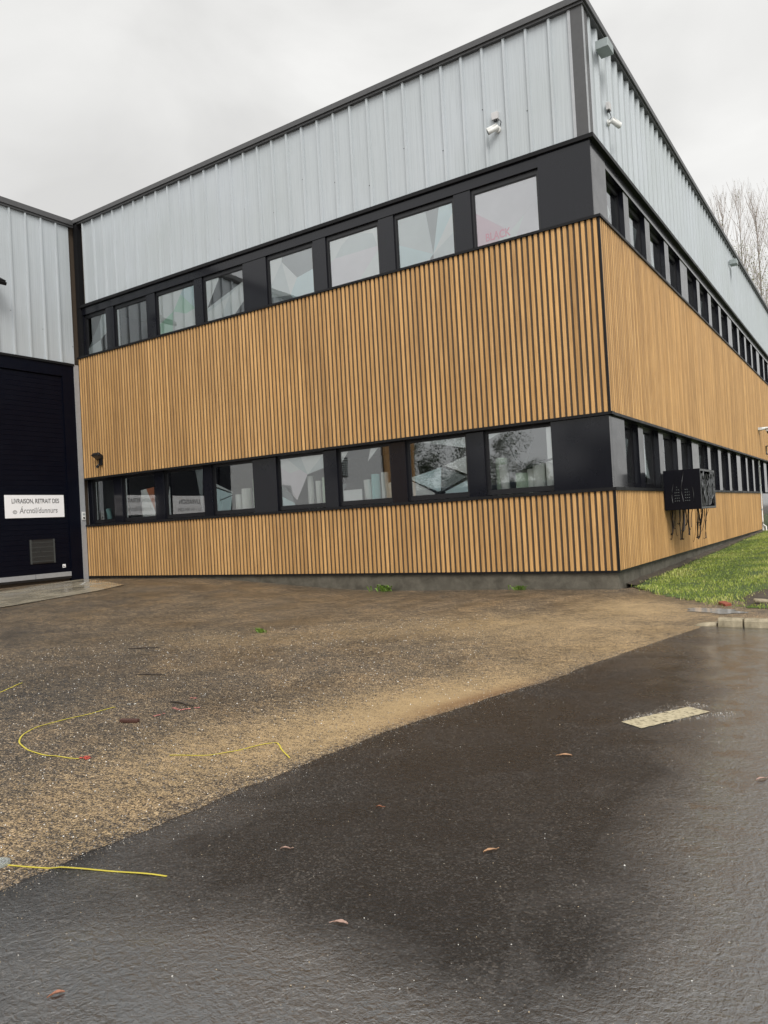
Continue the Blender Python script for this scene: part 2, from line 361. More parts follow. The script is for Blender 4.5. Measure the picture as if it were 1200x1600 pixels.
# fresh wet asphalt of the road
def road_mat():
    m, t, b = mat('wet_asphalt')
    v = mapped(t, (1, 1, 1))
    vo = nd(t, 'ShaderNodeTexVoronoi'); vo.inputs['Scale'].default_value = 120; lk(t, v, vo.inputs['Vector'])
    vs = nd(t, 'ShaderNodeTexVoronoi'); vs.inputs['Scale'].default_value = 33; lk(t, v, vs.inputs['Vector'])
    sp = nd(t, 'ShaderNodeSeparateColor'); lk(t, vo.outputs['Color'], sp.inputs[0])
    s2 = nd(t, 'ShaderNodeSeparateColor'); lk(t, vs.outputs['Color'], s2.inputs[0])
    med = noi(t, v, 1.7, 5, .6, .3); big = noi(t, v, .55, 4, .5)
    col = ramp(t, sp.outputs[0], [(0, (.0042, .0041, .0041)), (.6, (.0115, .0107, .0102)), (.9, (.030, .028, .027)), (1, (.06, .055, .05))])
    col = mixc(t, 1, col, ramp(t, med, [(.34, (.55, .56, .58)), (.66, (1.35, 1.3, 1.24))]), 'MULTIPLY')
    speck = mth(t, 'MULTIPLY', mth(t, 'LESS_THAN', vs.outputs['Distance'], ramp(t, s2.outputs[2], [(0, .05), (1, .15)])), mth(t, 'GREATER_THAN', mth(t, 'ADD', s2.outputs[0], mth(t, 'MULTIPLY', big, .3)), 1.02))
    col = mixc(t, mth(t, 'MULTIPLY', speck, .7), col, (.40, .36, .30))
    lk(t, col, b.inputs['Base Color'])
    lk(t, ramp(t, mth(t, 'ADD', mth(t, 'MULTIPLY', med, .55), mth(t, 'MULTIPLY', big, .45)), [(.34, .16), (.5, .28), (.66, .44)]), b.inputs['Roughness'])
    b.inputs['Specular IOR Level'].default_value = .22; b.inputs['Coat IOR'].default_value = 2.8
    wa = nd(t, 'ShaderNodeAttribute', attribute_name='film')
    wetn = mth(t, 'ADD', mth(t, 'MULTIPLY', mth(t, 'SUBTRACT', noi(t, v, 1.6, 6, .65, .8), .5), 1.1), wa.outputs['Fac'], clamp=True)
    lk(t, ramp(t, wetn, [(.1, .10), (.8, 1.0)]), b.inputs['Coat Weight'])
    lk(t, ramp(t, wetn, [(.2, .34), (.75, .05)]), b.inputs['Coat Roughness'])
    lump = noi(t, v, 75, 5, .65); l2 = noi(t, v, 22, 3, .6, .4)
    n1 = bump(t, None, mth(t, 'ADD', mth(t, 'MULTIPLY', lump, 1.0), mth(t, 'MULTIPLY', mth(t, 'SUBTRACT', 1, vo.outputs['Distance']), .35)), .55, .007)
    n2 = bump(t, None, l2, .35, .012, n1)
    n3 = bump(t, b, med, .15, .05, n2); pud = ramp(t, mth(t, 'ADD', wetn, mth(t, 'MULTIPLY', mth(t, 'SUBTRACT', noi(t, v, 5.5, 4, .6, .6), .5), 1.5)), [(.80, 1.0), (1.0, .35)]); c1 = bump(t, None, lump, .9, .0045); c2 = bump(t, None, noi(t, v, 30, 3, .6, .6), .95, .009, c1)
    for q_ in (c1.node, c2.node): lk(t, pud, q_.inputs['Strength']); lk(t, c2, b.inputs['Coat Normal'])
    return m
M_LOT = lot_mat(); M_ROAD = road_mat()
def conc_mat(name, c0, c1, r0_, r1_, sc=2.0):
    m, t, b = mat(name); v = mapped(t, (1, 1, 1)); n = noi(t, v, sc, 7, .65, .4); f = noi(t, v, 90, 3, .6)
    c = ramp(t, n, [(.28, c0), (.72, c1)]); c = mixc(t, 1, c, ramp(t, f, [(.3, .82), (.7, 1.12)]), 'MULTIPLY'); lk(t, c, b.inputs['Base Color'])
    lk(t, ramp(t, noi(t, v, 1.3, 4), [(.4, r0_), (.6, r1_)]), b.inputs['Roughness']); bump(t, b, f, .2, .003); return m
M_SLAB = conc_mat('wet_concrete', (.20, .175, .125), (.36, .32, .245), .06, .34)
M_PLINTH = conc_mat('plinth_concrete', (.045, .039, .028), (.135, .122, .096), .6, .85, 3.5)
M_SOIL = conc_mat('damp_soil', (.022, .017, .011), (.07, .052, .034), .6, .9, 7)

def axis(a, b, fine0, fine1, df, dc):
    out = [a]; x = a
    while x < b-1e-6:
        x += df if fine0 <= x < fine1 else dc
        out.append(min(x, b))
    return np.array(out)
# wide base ground
gb = grid_obj('ground', np.linspace(-400, 400, 41), np.linspace(-400, 400, 41), lambda x, y: 0*x-.62, M_SOIL); tag(gb, 'wide dark ground beyond the yard', kind='structure')
LX = axis(-30, 3.2, -14, 3.3, .09, .5); LY = axis(-40, .7, -13.2, .7, .09, .6)
LAWN = [(0.02,.55),(1.0,-.9),(1.9,-1.85),(2.45,-2.15),(4,-2.5),(9,-3.2),(40,-6)]
lawn_y = lambda x: np.interp(x, [p[0] for p in LAWN], [p[1] for p in LAWN])
lot = grid_obj('parking_yard', LX, LY, lambda x, y: gz(x, y), M_LOT, keep=lambda x, y: (x < edge_x(y)+.35) & ~((x > -16.1) & (x < 0) & (y > .35)) | ((y > -4.2) & (x > 1.5)), attr={'sand': sand_amt, 'rust': rust_amt, 'damp': damp_amt})
tag(lot, 'old gravelly asphalt yard with washed sand in front of the building', kind='structure')
# road sheet: follows the wavy edge, 8 mm above the yard
def road_obj():
    ys = axis(-60, -3.92, -14, -3.9, .06, .6); V = []; F = []; n = 46
    for y in ys:
        wob = .022*mnoise.noise(Vector((0, y*6, 0))) + .05*mnoise.noise(Vector((3, y*1.3, 0))) + .008*mnoise.noise(Vector((8, y*17, 0)))
        x0 = float(edge_x(y)) + wob
        for j in range(n):
            s = (j/(n-1)); x = x0 + 38*s**2.4
            z = gzf(x, y) + .008 - (.010 if j == 0 else 0)
            V.append((x, y, z))
    for i in range(len(ys)-1):
        for j in range(n-1): a = i*n+j; F.append((a, a+1, a+n+1, a+n))
    me = bpy.data.meshes.new('road'); me.from_pydata(V, [], F); me.materials.append(M_ROAD)
    A_ = np.array(V); x, y = A_[:,0], A_[:,1]
    film = .0 + 1.0*ss(2.7, 3.5, x + .12*(y+10)) + 1.1*bump2(x, y, 2.35, -12.2, .55, .38) + .75*bump2(x, y, 1.5, -12.4, .6, .6) + .6*bump2(x, y, 3.1, -12.2, .8, .3) + .3*bump2(x, y, .95, -11.3, .25, 1.0) + .3*ss(-7.5, -5.0, y)
    a = me.attributes.new('film', 'FLOAT', 'POINT'); a.data.foreach_set('value', np.clip(film, 0, 1).astype(np.float32))
    me.polygons.foreach_set('use_smooth', [True]*len(F)); o = mobj('road', me); return tag(o, 'wet dark asphalt road in front of the yard', kind='structure')
road_obj()
# concrete slab by the black door
mb = MB()
SL = [(-16.08,-.25),(-15.6,-.3),(-13.9,-1.0),(-11.9,-1.9),(-11.4,-3.0),(-11.4,-5.0),(-11.9,-9),(-16.08,-9)]
top = [(x, y, gzf(x, y)+.012) for x, y in SL]
mbv = MB()
nn = len(top)
cxy = (-14.3, -4)
for i in range(nn):
    a, b2 = top[i], top[(i+1)%nn]
    for k in range(6):
        f0, f1 = k/6, (k+1)/6
        def ip(p, f): x = cxy[0]+(p[0]-cxy[0])*f; y = cxy[1]+(p[1]-cxy[1])*f; return (x, y, gzf(x, y)+.02)
        if k == 0: mbv.quad([ip(a,0), ip(b2,f1), ip(a,f1)][::-1], 0, True)
        else: mbv.quad([ip(a,f0), ip(a,f1), ip(b2,f1), ip(b2,f0)], 0, True)
so = mbv.build('concrete_apron', M_SLAB); tag(so, 'wet concrete apron in front of the black door', kind='structure')
mb = MB()
for a, b2, wd in (((-14.3,-1.35),(-13.55,-2.0),.05),((-13.55,-2.0),(-13.2,-1.65),.05)):
    a, b2 = Vector((*a, 0)), Vector((*b2, 0)); n = Vector((-(b2-a).y, (b2-a).x, 0)).normalized()*wd/2
    mb.quad([(p.x, p.y, gzf(p.x, p.y)+.027) for p in (a-n, b2-n, b2+n, a+n)])
tag(mb.build('painted_mark', M_WHITE), 'white painted angle mark on the wet concrete apron', kind='structure')

# ------------------------------------------------------------------ main building
B = empty('office_building', (0,0,0), 'two storey office building with tan vertical slats, silver cladding and black window bands', 'building')
LEN_A, LEN_B = 16.1, 34.0
Z0, Z1, Z2, Z3 = 0.0, 1.556, 2.986, 6.686
ZU0, ZR = 8.24, 10.86
RB = .14                                    # bands and cladding sit back from the slat face
SP = .118
def P(side, u, dpt, z):                     # u = distance from the corner along the facade, dpt = depth behind the slat face
    return (-u, dpt, z) if side == 'A' else (-dpt, u, z)
def fbox(mb, side, u0, u1, d0, d1, z0, z1, mi=0):
    a, b2 = P(side, u0, d0, z0), P(side, u1, d1, z1)
    mb.box(tuple(map(min, a, b2)), tuple(map(max, a, b2)), mi)
def slats(side, length, z0, z1):
    mb = MB(); n = int((length-.03)/SP)
    fw, ch, dep = (.073 if side == 'A' else .074), .012, (.034 if side == 'A' else .042)
    for i in range(n):
        u0 = .055 + i*SP; prof = [(u0, dep), (u0+.003, ch), (u0+.003+ch*.35, ch*.3), (u0+.003+ch, 0), (u0+fw-ch, 0), (u0+fw-ch*.35, ch*.3), (u0+fw, ch), (u0+fw+.003, dep)]
        jz = random.uniform(-.004, .004)
        for kk, (a, b2) in enumerate(zip(prof[:-1], prof[1:])):
            q = [P(side, a[0], a[1], z0), P(side, b2[0], b2[1], z0), P(side, b2[0], b2[1], z1+jz), P(side, a[0], a[1], z1+jz)]
            mb.quad(q if side == 'B' else q[::-1], 2 if kk in (0, 6) else 0)
        mb.quad([P(side, a, d, z1+jz) for a, d in prof]); mb.quad([P(side, a, d, z0) for a, d in prof][::-1])
    fbox(mb, side, .0345, length, dep, RB+.02, z0+.001, z1-.001, 1)
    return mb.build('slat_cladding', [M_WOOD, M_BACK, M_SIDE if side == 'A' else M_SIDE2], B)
slats('A', LEN_A, Z0+.01, Z1-.05); slats('A', LEN_A, Z2+.0, Z3-.05)
slats('B', 21.2, Z0+.01, Z1-.05); slats('B', LEN_B, Z2+.0, Z3-.05)
# dark corner post where the slat fields meet, caps above and drip trims below
mb = MB()
for z0, z1 in ((Z0+.012, Z1-.05), (Z2+.002, Z3-.05)):
    mb.box((-.033, .0, z0), (.0, .033, z1))
mb.build('corner_post', M_TRIM, B)
mb = MB()
for side, ln, ln2 in (('A', LEN_A, LEN_A), ('B', LEN_B, 21.2)):
    s0 = -.03 if side == 'A' else -.012
    fbox(mb, side, s0 if side == 'A' else .0, ln, -.03 if side == 'A' else -.031, RB+.02, Z3-.05, Z3)          # upper slat cap
    fbox(mb, side, s0 if side == 'A' else .0, ln, -.012, RB+.02, Z2-.055, Z2)                                   # drip trim
    fbox(mb, side, s0 if side == 'A' else .0, ln2, -.028 if side == 'A' else -.029, RB+.10, Z1-.05, Z1+.012)    # lower sill cap
    fbox(mb, side, .01, ln2, .012, RB, Z0-.035, Z0+.01)
mb.build('trim', M_TRIM, B)
mb = MB(); fbox(mb, 'A', .06, LEN_A, .06, .4, -.9, -.034); fbox(mb, 'B', .41, 21.2, .061, .4, -.9, -.0342)
mb.build('plinth', M_PLINTH, B)

# window rhythm: openings (u0,u1) on the band plane, measured from the corner
WA = [(1.19,2.70),(3.09,4.62),(5.02,6.54),(6.92,8.44),(9.23,10.74),(11.05,12.65),(13.02,14.50),(14.86,15.92)]
WBu = [(1.06,2.40),(2.79,4.18),(4.62,6.10),(6.55,7.93)]
WB = WBu + [(8.84,10.20),(10.63,11.98),(12.50,13.90),(14.35,15.75),(16.62,18.0),(18.42,19.85),(20.3,21.7),(22.1,23.5),(24.4,25.8),(26.2,27.6),(28.1,29.5),(30,31.4)]
ZW = {'L': (Z1+.03, Z2-.05), 'U': (Z3+.0, 7.99)}
GD = .235
# structural core behind the panels (no faces across the openings)
mb = MB()
for side, ln in (('A', LEN_A), ('B', LEN_B)):
    o0 = .16 if side == 'A' else .161
    for z0, z1, o1 in ((-.5, Z1-.06, o0), (Z2-.04, Z3-.06, o0), (7.99, ZR-.1, o0+.10)):
        fbox(mb, side, .45 if side == 'B' else .3, ln, o1, .44, z0, z1)
mb.build('wall', M_BACK, B)
# piers and fascias of the bands, one panel mesh per band and side
for side, ln in (('A', LEN_A), ('B', LEN_B)):
    for lev in 'LU':
        z0, z1 = ZW[lev]; wins = WA if side == 'A' else WB
        mb = MB(); prev = RB if side == 'A' else RB+.004
        for u0, u1 in wins+[(ln, ln)]:
            if u0-prev > .02: fbox(mb, side, prev, u0, RB+(.022 if lev == 'U' else 0), .42, z0-.03, z1)
            prev = u1
        if lev == 'U':
            fbox(mb, side, .15, ln, RB+.002, .42, z1, ZU0-.02)     # fascia above the windows
        else:
            fbox(mb, side, .15, ln, RB+.012, .42, z1, Z2-.04)
        o = mb.build('band_panel', M_ANTH, B)
# corner panel face proud of the fascia (upper A)
for args in (('A', RB-.006, 1.19, RB-.006, RB+.03, Z3+.002, ZU0-.03), ('B', RB+.031, 1.06, RB-.007, RB+.03, Z3+.002, ZU0-.03), ('A', .055, 1.2, .055, RB+.03, Z1+.013, Z2-.056), ('B', RB+.031, 1.06, .054, RB+.03, Z1+.013, Z2-.056)):
    mb = MB(); fbox(mb, *args); mb.build('corner_panel', M_ANTH, B)
# cap flashing under the silver cladding
mb = MB(); fbox(mb, 'A', RB-.09, LEN_A, RB-.06, .4, ZU0-.03, ZU0+.05); fbox(mb, 'B', RB-.0605, LEN_B, RB-.091, .4, ZU0-.0305, ZU0+.0495)
mb.build('drip_flashing', M_TRIM, B)

# windows
def window(side, lev, u0, u1, film=None):
    z0, z1 = ZW[lev]; root_loc = P(side, (u0+u1)/2, (GD if side == 'A' else .30)-.03, z0)
    fw = .055; mb = MB(); W2 = (u1-u0)/2
    lf = -1 if side == 'A' else 1
    def lb(mb, a0, a1, d0, d1, c0, c1, mi=0):
        if side == 'A': mb.box((a0, d0, c0), (a1, d1, c1), mi)
        else: mb.box((-d1, a0, c0), (-d0, a1, c1), mi)
    H = z1-z0; tb = .10 if lev == 'U' else .055; bb = .04 if lev == 'U' else .09
    lb(mb, -W2, -W2+fw, 0, .07, 0, H); lb(mb, W2-fw, W2, 0, .07, 0, H)
    lb(mb, -W2+fw, W2-fw, 0, .07, 0, bb); lb(mb, -W2+fw, W2-fw, 0, .07, H-tb, H)
    # inner sash line
    s = .018
    lb(mb, -W2+fw, -W2+fw+s, .012, .05, bb, H-tb); lb(mb, W2-fw-s, W2-fw, .012, .05, bb, H-tb)
    lb(mb, -W2+fw+s, W2-fw-s, .012, .05, bb, bb+s); lb(mb, -W2+fw+s, W2-fw-s, .012, .05, H-tb-s, H-tb)
    f = mb.build('window', M_FRAME, B, root_loc)
    gx0, gx1, gz0, gz1 = -W2+fw+s, W2-fw-s, bb+s, H-tb-s
    g = MB()
    if side == 'A': g.quad([(gx0,.03,gz0),(gx1,.03,gz0),(gx1,.03,gz1),(gx0,.03,gz1)])
    else: g.quad([(-.03,gx0,gz0),(-.03,gx1,gz0),(-.03,gx1,gz1),(-.03,gx0,gz1)])
    g.build('pane', M_GLASS, f)
    # pale inner gasket edge on the left
    if film:
        for mi, poly in film:
            fm = MB()
            q = [((gx0+(gx1-gx0)*a), .036, gz0+(gz1-gz0)*b2) for a, b2 in poly]
            if side == 'B': q = [(-.036, x, z) for x, _, z in q]
            fm.quad(q); fm.build('window_film', FILM[mi], f)
    return f, root_loc, (gx0, gx1, gz0, gz1)
W_, PG, G_, MI, PK, DK, IC, BL, OR = range(9)
# film patterns: unit coordinates, u to the right of the picture, v upwards; from the window nearest the corner to the far left
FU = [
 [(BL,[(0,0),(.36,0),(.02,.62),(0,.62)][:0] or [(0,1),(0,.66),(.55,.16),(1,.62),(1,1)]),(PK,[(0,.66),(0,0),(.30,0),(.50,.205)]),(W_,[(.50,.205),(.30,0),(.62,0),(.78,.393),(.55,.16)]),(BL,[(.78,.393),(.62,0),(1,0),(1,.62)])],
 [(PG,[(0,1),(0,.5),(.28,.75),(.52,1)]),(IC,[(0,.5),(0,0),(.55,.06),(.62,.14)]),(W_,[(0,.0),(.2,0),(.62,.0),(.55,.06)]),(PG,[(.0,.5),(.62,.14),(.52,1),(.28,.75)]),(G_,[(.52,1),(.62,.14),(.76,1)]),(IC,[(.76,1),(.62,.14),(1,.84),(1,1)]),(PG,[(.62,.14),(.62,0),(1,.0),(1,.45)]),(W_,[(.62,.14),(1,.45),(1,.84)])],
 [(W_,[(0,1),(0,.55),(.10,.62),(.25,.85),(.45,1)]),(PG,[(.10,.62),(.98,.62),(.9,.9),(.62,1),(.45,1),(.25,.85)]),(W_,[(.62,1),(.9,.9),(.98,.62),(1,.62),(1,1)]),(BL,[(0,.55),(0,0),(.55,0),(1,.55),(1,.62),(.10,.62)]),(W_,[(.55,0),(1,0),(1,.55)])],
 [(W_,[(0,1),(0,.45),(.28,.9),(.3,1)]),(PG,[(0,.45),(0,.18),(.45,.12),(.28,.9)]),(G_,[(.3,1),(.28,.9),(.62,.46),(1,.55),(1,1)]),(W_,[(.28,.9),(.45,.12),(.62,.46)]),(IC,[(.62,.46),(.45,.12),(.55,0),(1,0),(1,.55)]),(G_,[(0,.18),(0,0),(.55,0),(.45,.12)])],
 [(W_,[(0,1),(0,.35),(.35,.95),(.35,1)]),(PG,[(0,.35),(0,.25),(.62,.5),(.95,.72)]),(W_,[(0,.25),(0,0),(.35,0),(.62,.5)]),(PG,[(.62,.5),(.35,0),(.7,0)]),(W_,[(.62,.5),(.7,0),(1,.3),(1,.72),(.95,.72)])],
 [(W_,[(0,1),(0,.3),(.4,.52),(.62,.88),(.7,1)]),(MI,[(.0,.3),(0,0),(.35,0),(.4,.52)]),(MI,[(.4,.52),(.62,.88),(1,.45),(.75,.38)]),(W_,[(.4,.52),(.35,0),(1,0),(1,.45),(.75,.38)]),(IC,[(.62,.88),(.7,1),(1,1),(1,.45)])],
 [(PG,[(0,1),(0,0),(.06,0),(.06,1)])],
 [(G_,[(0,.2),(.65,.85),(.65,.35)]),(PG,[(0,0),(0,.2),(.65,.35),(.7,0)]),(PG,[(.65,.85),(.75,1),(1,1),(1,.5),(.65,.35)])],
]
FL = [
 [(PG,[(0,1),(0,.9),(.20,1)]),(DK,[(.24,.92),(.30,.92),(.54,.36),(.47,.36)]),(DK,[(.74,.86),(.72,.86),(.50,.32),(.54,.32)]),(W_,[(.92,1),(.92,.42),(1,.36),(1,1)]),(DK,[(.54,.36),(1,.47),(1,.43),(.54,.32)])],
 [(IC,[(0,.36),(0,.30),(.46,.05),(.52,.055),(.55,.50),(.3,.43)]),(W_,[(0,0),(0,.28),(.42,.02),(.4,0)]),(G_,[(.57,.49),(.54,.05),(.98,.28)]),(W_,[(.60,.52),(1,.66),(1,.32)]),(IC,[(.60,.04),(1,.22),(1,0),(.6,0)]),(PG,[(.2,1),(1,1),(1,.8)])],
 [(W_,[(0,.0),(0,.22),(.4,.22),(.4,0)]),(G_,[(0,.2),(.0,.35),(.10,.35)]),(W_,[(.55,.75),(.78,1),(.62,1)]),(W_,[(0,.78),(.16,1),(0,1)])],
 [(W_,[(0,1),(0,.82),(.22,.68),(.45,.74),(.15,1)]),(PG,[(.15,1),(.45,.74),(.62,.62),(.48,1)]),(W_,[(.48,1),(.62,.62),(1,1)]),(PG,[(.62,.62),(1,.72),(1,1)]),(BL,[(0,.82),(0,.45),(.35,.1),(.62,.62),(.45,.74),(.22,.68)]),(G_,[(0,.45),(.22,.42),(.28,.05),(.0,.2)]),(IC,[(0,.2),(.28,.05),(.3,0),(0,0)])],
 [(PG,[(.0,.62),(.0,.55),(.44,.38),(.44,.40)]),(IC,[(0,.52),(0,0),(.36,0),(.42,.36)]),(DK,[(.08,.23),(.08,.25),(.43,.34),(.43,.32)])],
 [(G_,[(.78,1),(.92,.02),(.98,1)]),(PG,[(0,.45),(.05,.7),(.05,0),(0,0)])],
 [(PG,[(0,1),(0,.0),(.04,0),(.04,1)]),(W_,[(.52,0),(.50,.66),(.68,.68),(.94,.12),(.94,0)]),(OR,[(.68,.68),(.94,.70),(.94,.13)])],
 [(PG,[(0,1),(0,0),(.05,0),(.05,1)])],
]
win_info = {}
for lev, FF in (('U', FU), ('L', FL)):
    for i, (u0, u1) in enumerate(WA): win_info[(lev, i)] = window('A', lev, u0, u1, FF[i])
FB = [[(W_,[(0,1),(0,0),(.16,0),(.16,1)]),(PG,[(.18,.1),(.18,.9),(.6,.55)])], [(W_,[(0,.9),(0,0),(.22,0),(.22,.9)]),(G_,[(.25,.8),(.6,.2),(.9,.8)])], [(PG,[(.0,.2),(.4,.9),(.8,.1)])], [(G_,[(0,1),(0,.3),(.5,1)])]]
for i, (u0, u1) in enumerate(WB):
    window('B', 'U', u0, u1, FB[i % 4])
    window('B', 'L', u0, u1, FB[(i+1) % 4])

# interior: two floors of plain rooms
mb = MB()
for z0, z1 in ((.7, 3.3), (5.75, 8.3)):
    mb.box((-LEN_A, .45, z0-.1), (-.45, 6, z0)); mb.box((-LEN_A, .45, z1), (-.45, 6, z1+.1))
    mb.box((-LEN_A, 6, z0), (-6, 6.1, z1)); mb.box((-6.1, 6.1, z0-.1), (-6, LEN_B, z1+.1))
    mb.box((-6, 6, z0-.1), (-.45, LEN_B, z0)); mb.box((-6, 6, z1), (-.45, LEN_B, z1+.1))
    mb.box((-LEN_A-.1, .2, z0-.1), (-LEN_A, 6.1, z1+.1)); mb.box((-6.1, LEN_B, z0-.1), (-.2, LEN_B+.1, z1+.1))
mb.build('interior', M_ROOM, B)
mb = MB(); mb.box((-LEN_A, .44, ZR-.35), (-.44, LEN_B, ZR-.25)); mb.build('roof', M_CAPL, B)

# silver profiled cladding
def cladding(side, length, pitch, z0, z1, d_back, start=.12, flip=False, parent=B, base=None, name='metal_cladding'):
    mb = MB(); prof = []; u = start
    top_, slope, dep = (.045, .014, .055) if side != 'B' else (.07, .03, .075)
    while u < length:
        prof += [(u, 0), (u+pitch-top_-2*slope, 0), (u+pitch-top_-slope, -dep), (u+pitch-slope, -dep)]; u += pitch
    prof = [p for p in prof if p[0] <= length]
    for a, b2 in zip(prof[:-1], prof[1:]):
        pts = [(a[0], a[1]), (b2[0], b2[1])]
        if base is None: q = [P(side, pts[0][0], d_back+pts[0][1], z0), P(side, pts[1][0], d_back+pts[1][1], z0), P(side, pts[1][0], d_back+pts[1][1], z1), P(side, pts[0][0], d_back+pts[0][1], z1)]
        else: q = [base(*pts[0], z0), base(*pts[1], z0), base(*pts[1], z1), base(*pts[0], z1)]
        mb.quad(q)
    # fixing screws with dark washers, on the pan beside the ribs
    k = 0; u = start
    while u + pitch < length:
        for zz in (z0+.55+.9*((k*37) % 10)/10,):
            if k % 2 == 0:
                uu = u+.03; s = .009
                if base is None: a, b2 = P(side, uu-s, d_back-.008, zz-s), P(side, uu+s, d_back-.0005, zz+s)
                else: a, b2 = base(uu-s, -.008, zz-s), base(uu+s, -.0005, zz+s)
                mb.box(tuple(map(min, a, b2)), tuple(map(max, a, b2)), 1)
        u += pitch; k += 1
    return mb.build(name, [M_CLAD, M_BLACK], parent)
cladding('A', LEN_A-.09, .482, ZU0+.04, ZR-.02, RB+.045, start=.36)
cladding('B', LEN_B, .452, ZU0+.04, ZR-.02, RB+.075, start=.22)
mb = MB(); fbox(mb, 'A', RB, .37, RB-.002, RB+.3, ZU0+.05, ZR-.02); mb.build('corner_flashing', M_CAPL, B)
mb = MB(); fbox(mb, 'B', RB+.001, .24, RB-.0055, RB+.29, ZU0+.0505, ZR-.021); mb.build('corner_flashing', M_ALU, B)
mb = MB(); fbox(mb, 'A', LEN_A-.12, LEN_A+.06, RB-.05, RB+.2, Z3+.01, ZR-.021); mb.build('corner_flashing', M_TRIM, B)
mb = MB()
fbox(mb, 'A', .06, LEN_A+.25, .06, .5, ZR-.02, ZR+.10, 0); fbox(mb, 'B', .0605, LEN_B, .0605, .5, ZR-.0202, ZR+.0995, 0)
fbox(mb, 'A', .1, LEN_A, .10, .2, ZR-.07, ZR-.02, 0); fbox(mb, 'B', .11, LEN_B, .101, .2, ZR-.0702, ZR-.0202, 0)
mb.build('roof_cap', M_CAPL, B)
# scuppers
for u, z in ((1.05, 10.25), (17.0, 10.12)):
    mb = MB(); mb.box((-.12, u-.22, z), (.13, u+.16, z+.17))
    bevel(mb.build('scupper', M_GREYM, B), .006)
# dark infill and doorway beyond the slats at the far end of the right facade
for y0_, y1_ in ((21.2, 24.2), (27.5, LEN_B)):
    mb = MB(); mb.box((-.40, y0_, -.3), (-.06, y1_, Z1-.06)); mb.build('entrance_panel', M_ANTH, B)

# ------------------------------------------------------------------ left wing with the black door
Wg = empty('warehouse_wing', (-16.1, 0, -.1), 'silver clad warehouse wing at the left with tall black base', 'building')
wl = Vector((-16.1, 0, -.1))
def wparent(o): o.location = Vector(o.location)-wl; o.parent = Wg; return o
WX = -16.1
wb = lambda u, d, z: (WX-.02-d, -u, z)
mb = MB(); mb.box((-34, -19.1, -.6), (WX-.12, 12, 10.75)); wparent(mb.build('wall', M_BACK))
wparent(cladding('W', 18.5, .48, 6.46, 10.76, 0, start=.10, parent=None, base=wb))
mb = MB(); mb.box((WX-.1, -16.2, -.2), (WX-.01, -5.76, 6.385)); wparent(mb.build('wall_panel', plain('pale_wall', (.55, .56, .57), .6)))
mb = MB(); mb.box((WX-.3, -18.5, 10.74), (WX+.09, -.0, 10.895)); mb.box((WX-.1, -18.5, 10.68), (WX+.05, .03, 10.74)); wparent(mb.build('roof_cap', M_CAPL))
mb = MB(); mb.box((WX-.2, -18.5, 6.40), (WX+.05, -.16, 6.465)); wparent(mb.build('drip_flashing', M_TRIM))
mb = MB(); mb.box((WX-.12, -.55, -.15), (WX+.015, -.17, 6.40)); mb.box((WX-.12, -5.75, -.15), (WX+.015, -5.2, 6.40)); mb.box((WX-.12, -5.2, 6.05), (WX+.012, -.55, 6.40)); wparent(mb.build('door_frame', M_DOOR))
mb = MB(); mb.box((WX-.12, -.17, -.1), (WX+.035, -.008, 6.44)); wparent(mb.build('corner_flashing', M_ALU))
# sectional door: micro-ribbed steel sections
mb = MB(); z = .20; k = 0
while z < 6.0:
    hgt = min(.142, 6.05-z)
    mb.quad([(WX-.03, -5.2, z+.006), (WX-.03, -.55, z+.006), (WX-.03, -.55, z+hgt-.004), (WX-.03, -5.2, z+hgt-.004)][::-1])
    mb.quad([(WX-.03, -5.2, z+hgt-.004), (WX-.03, -.55, z+hgt-.004), (WX-.038, -.55, z+hgt+.001), (WX-.038, -5.2, z+hgt+.001)][::-1])
    mb.quad([(WX-.038, -5.2, z+hgt+.001), (WX-.038, -.55, z+hgt+.001), (WX-.03, -.55, z+hgt+.006), (WX-.03, -5.2, z+hgt+.006)][::-1])
    z += hgt; k += 1
door = wparent(mb.build('sectional_door', M_DOOR))
def dchild(mb, name, mats):
    o = mb.build(name, mats); o.location = Vector(o.location)-wl; o.parent = Wg
    o.parent = door; o.location = (0,0,0); o.location = -(wl+door.location)
    o.location = (0,0,0); return o
mb = MB(); mb.box((WX-.06, -5.2, .0), (WX+.0, -.56, .07), 1); mb.box((WX-.06, -5.2, .07), (WX+.004, -1.70, .20)); mb.box((WX-.06, -1.68, .07), (WX+.004, -.56, .20))
dchild(mb, 'bottom_rail', [M_ALU, M_BLACK])
mb = MB(); mb.box((WX-.029, -1.83, .50), (WX-.012, -1.05, 1.20), 0)
for i in range(5): mb.box((WX-.012, -1.80, .56+i*.135), (WX-.004, -1.08, .575+i*.135), 1)
for y in (-1.82, -1.10): mb.box((WX-.012, y, .50), (WX-.002, y+.05, 1.20), 1)
for i in range(22): mb.box((WX-.012, -1.78+i*.031, .53), (WX-.008, -1.772+i*.031, 1.17), 1)
dchild(mb, 'vent_grille', [M_BLACK, plain('grille_grey', (.05, .055, .055), .5)])
mb = MB(); mb.box((WX-.029, -.82, .33), (WX-.024, -.72, .43)); mb.box((WX-.024, -.80, .35), (WX-.022, -.77, .39), 1); mb.box((WX-.024, -.76, .35), (WX-.022, -.74, .37), 1)
dchild(mb, 'sticker', [M_SIGN, M_INK])
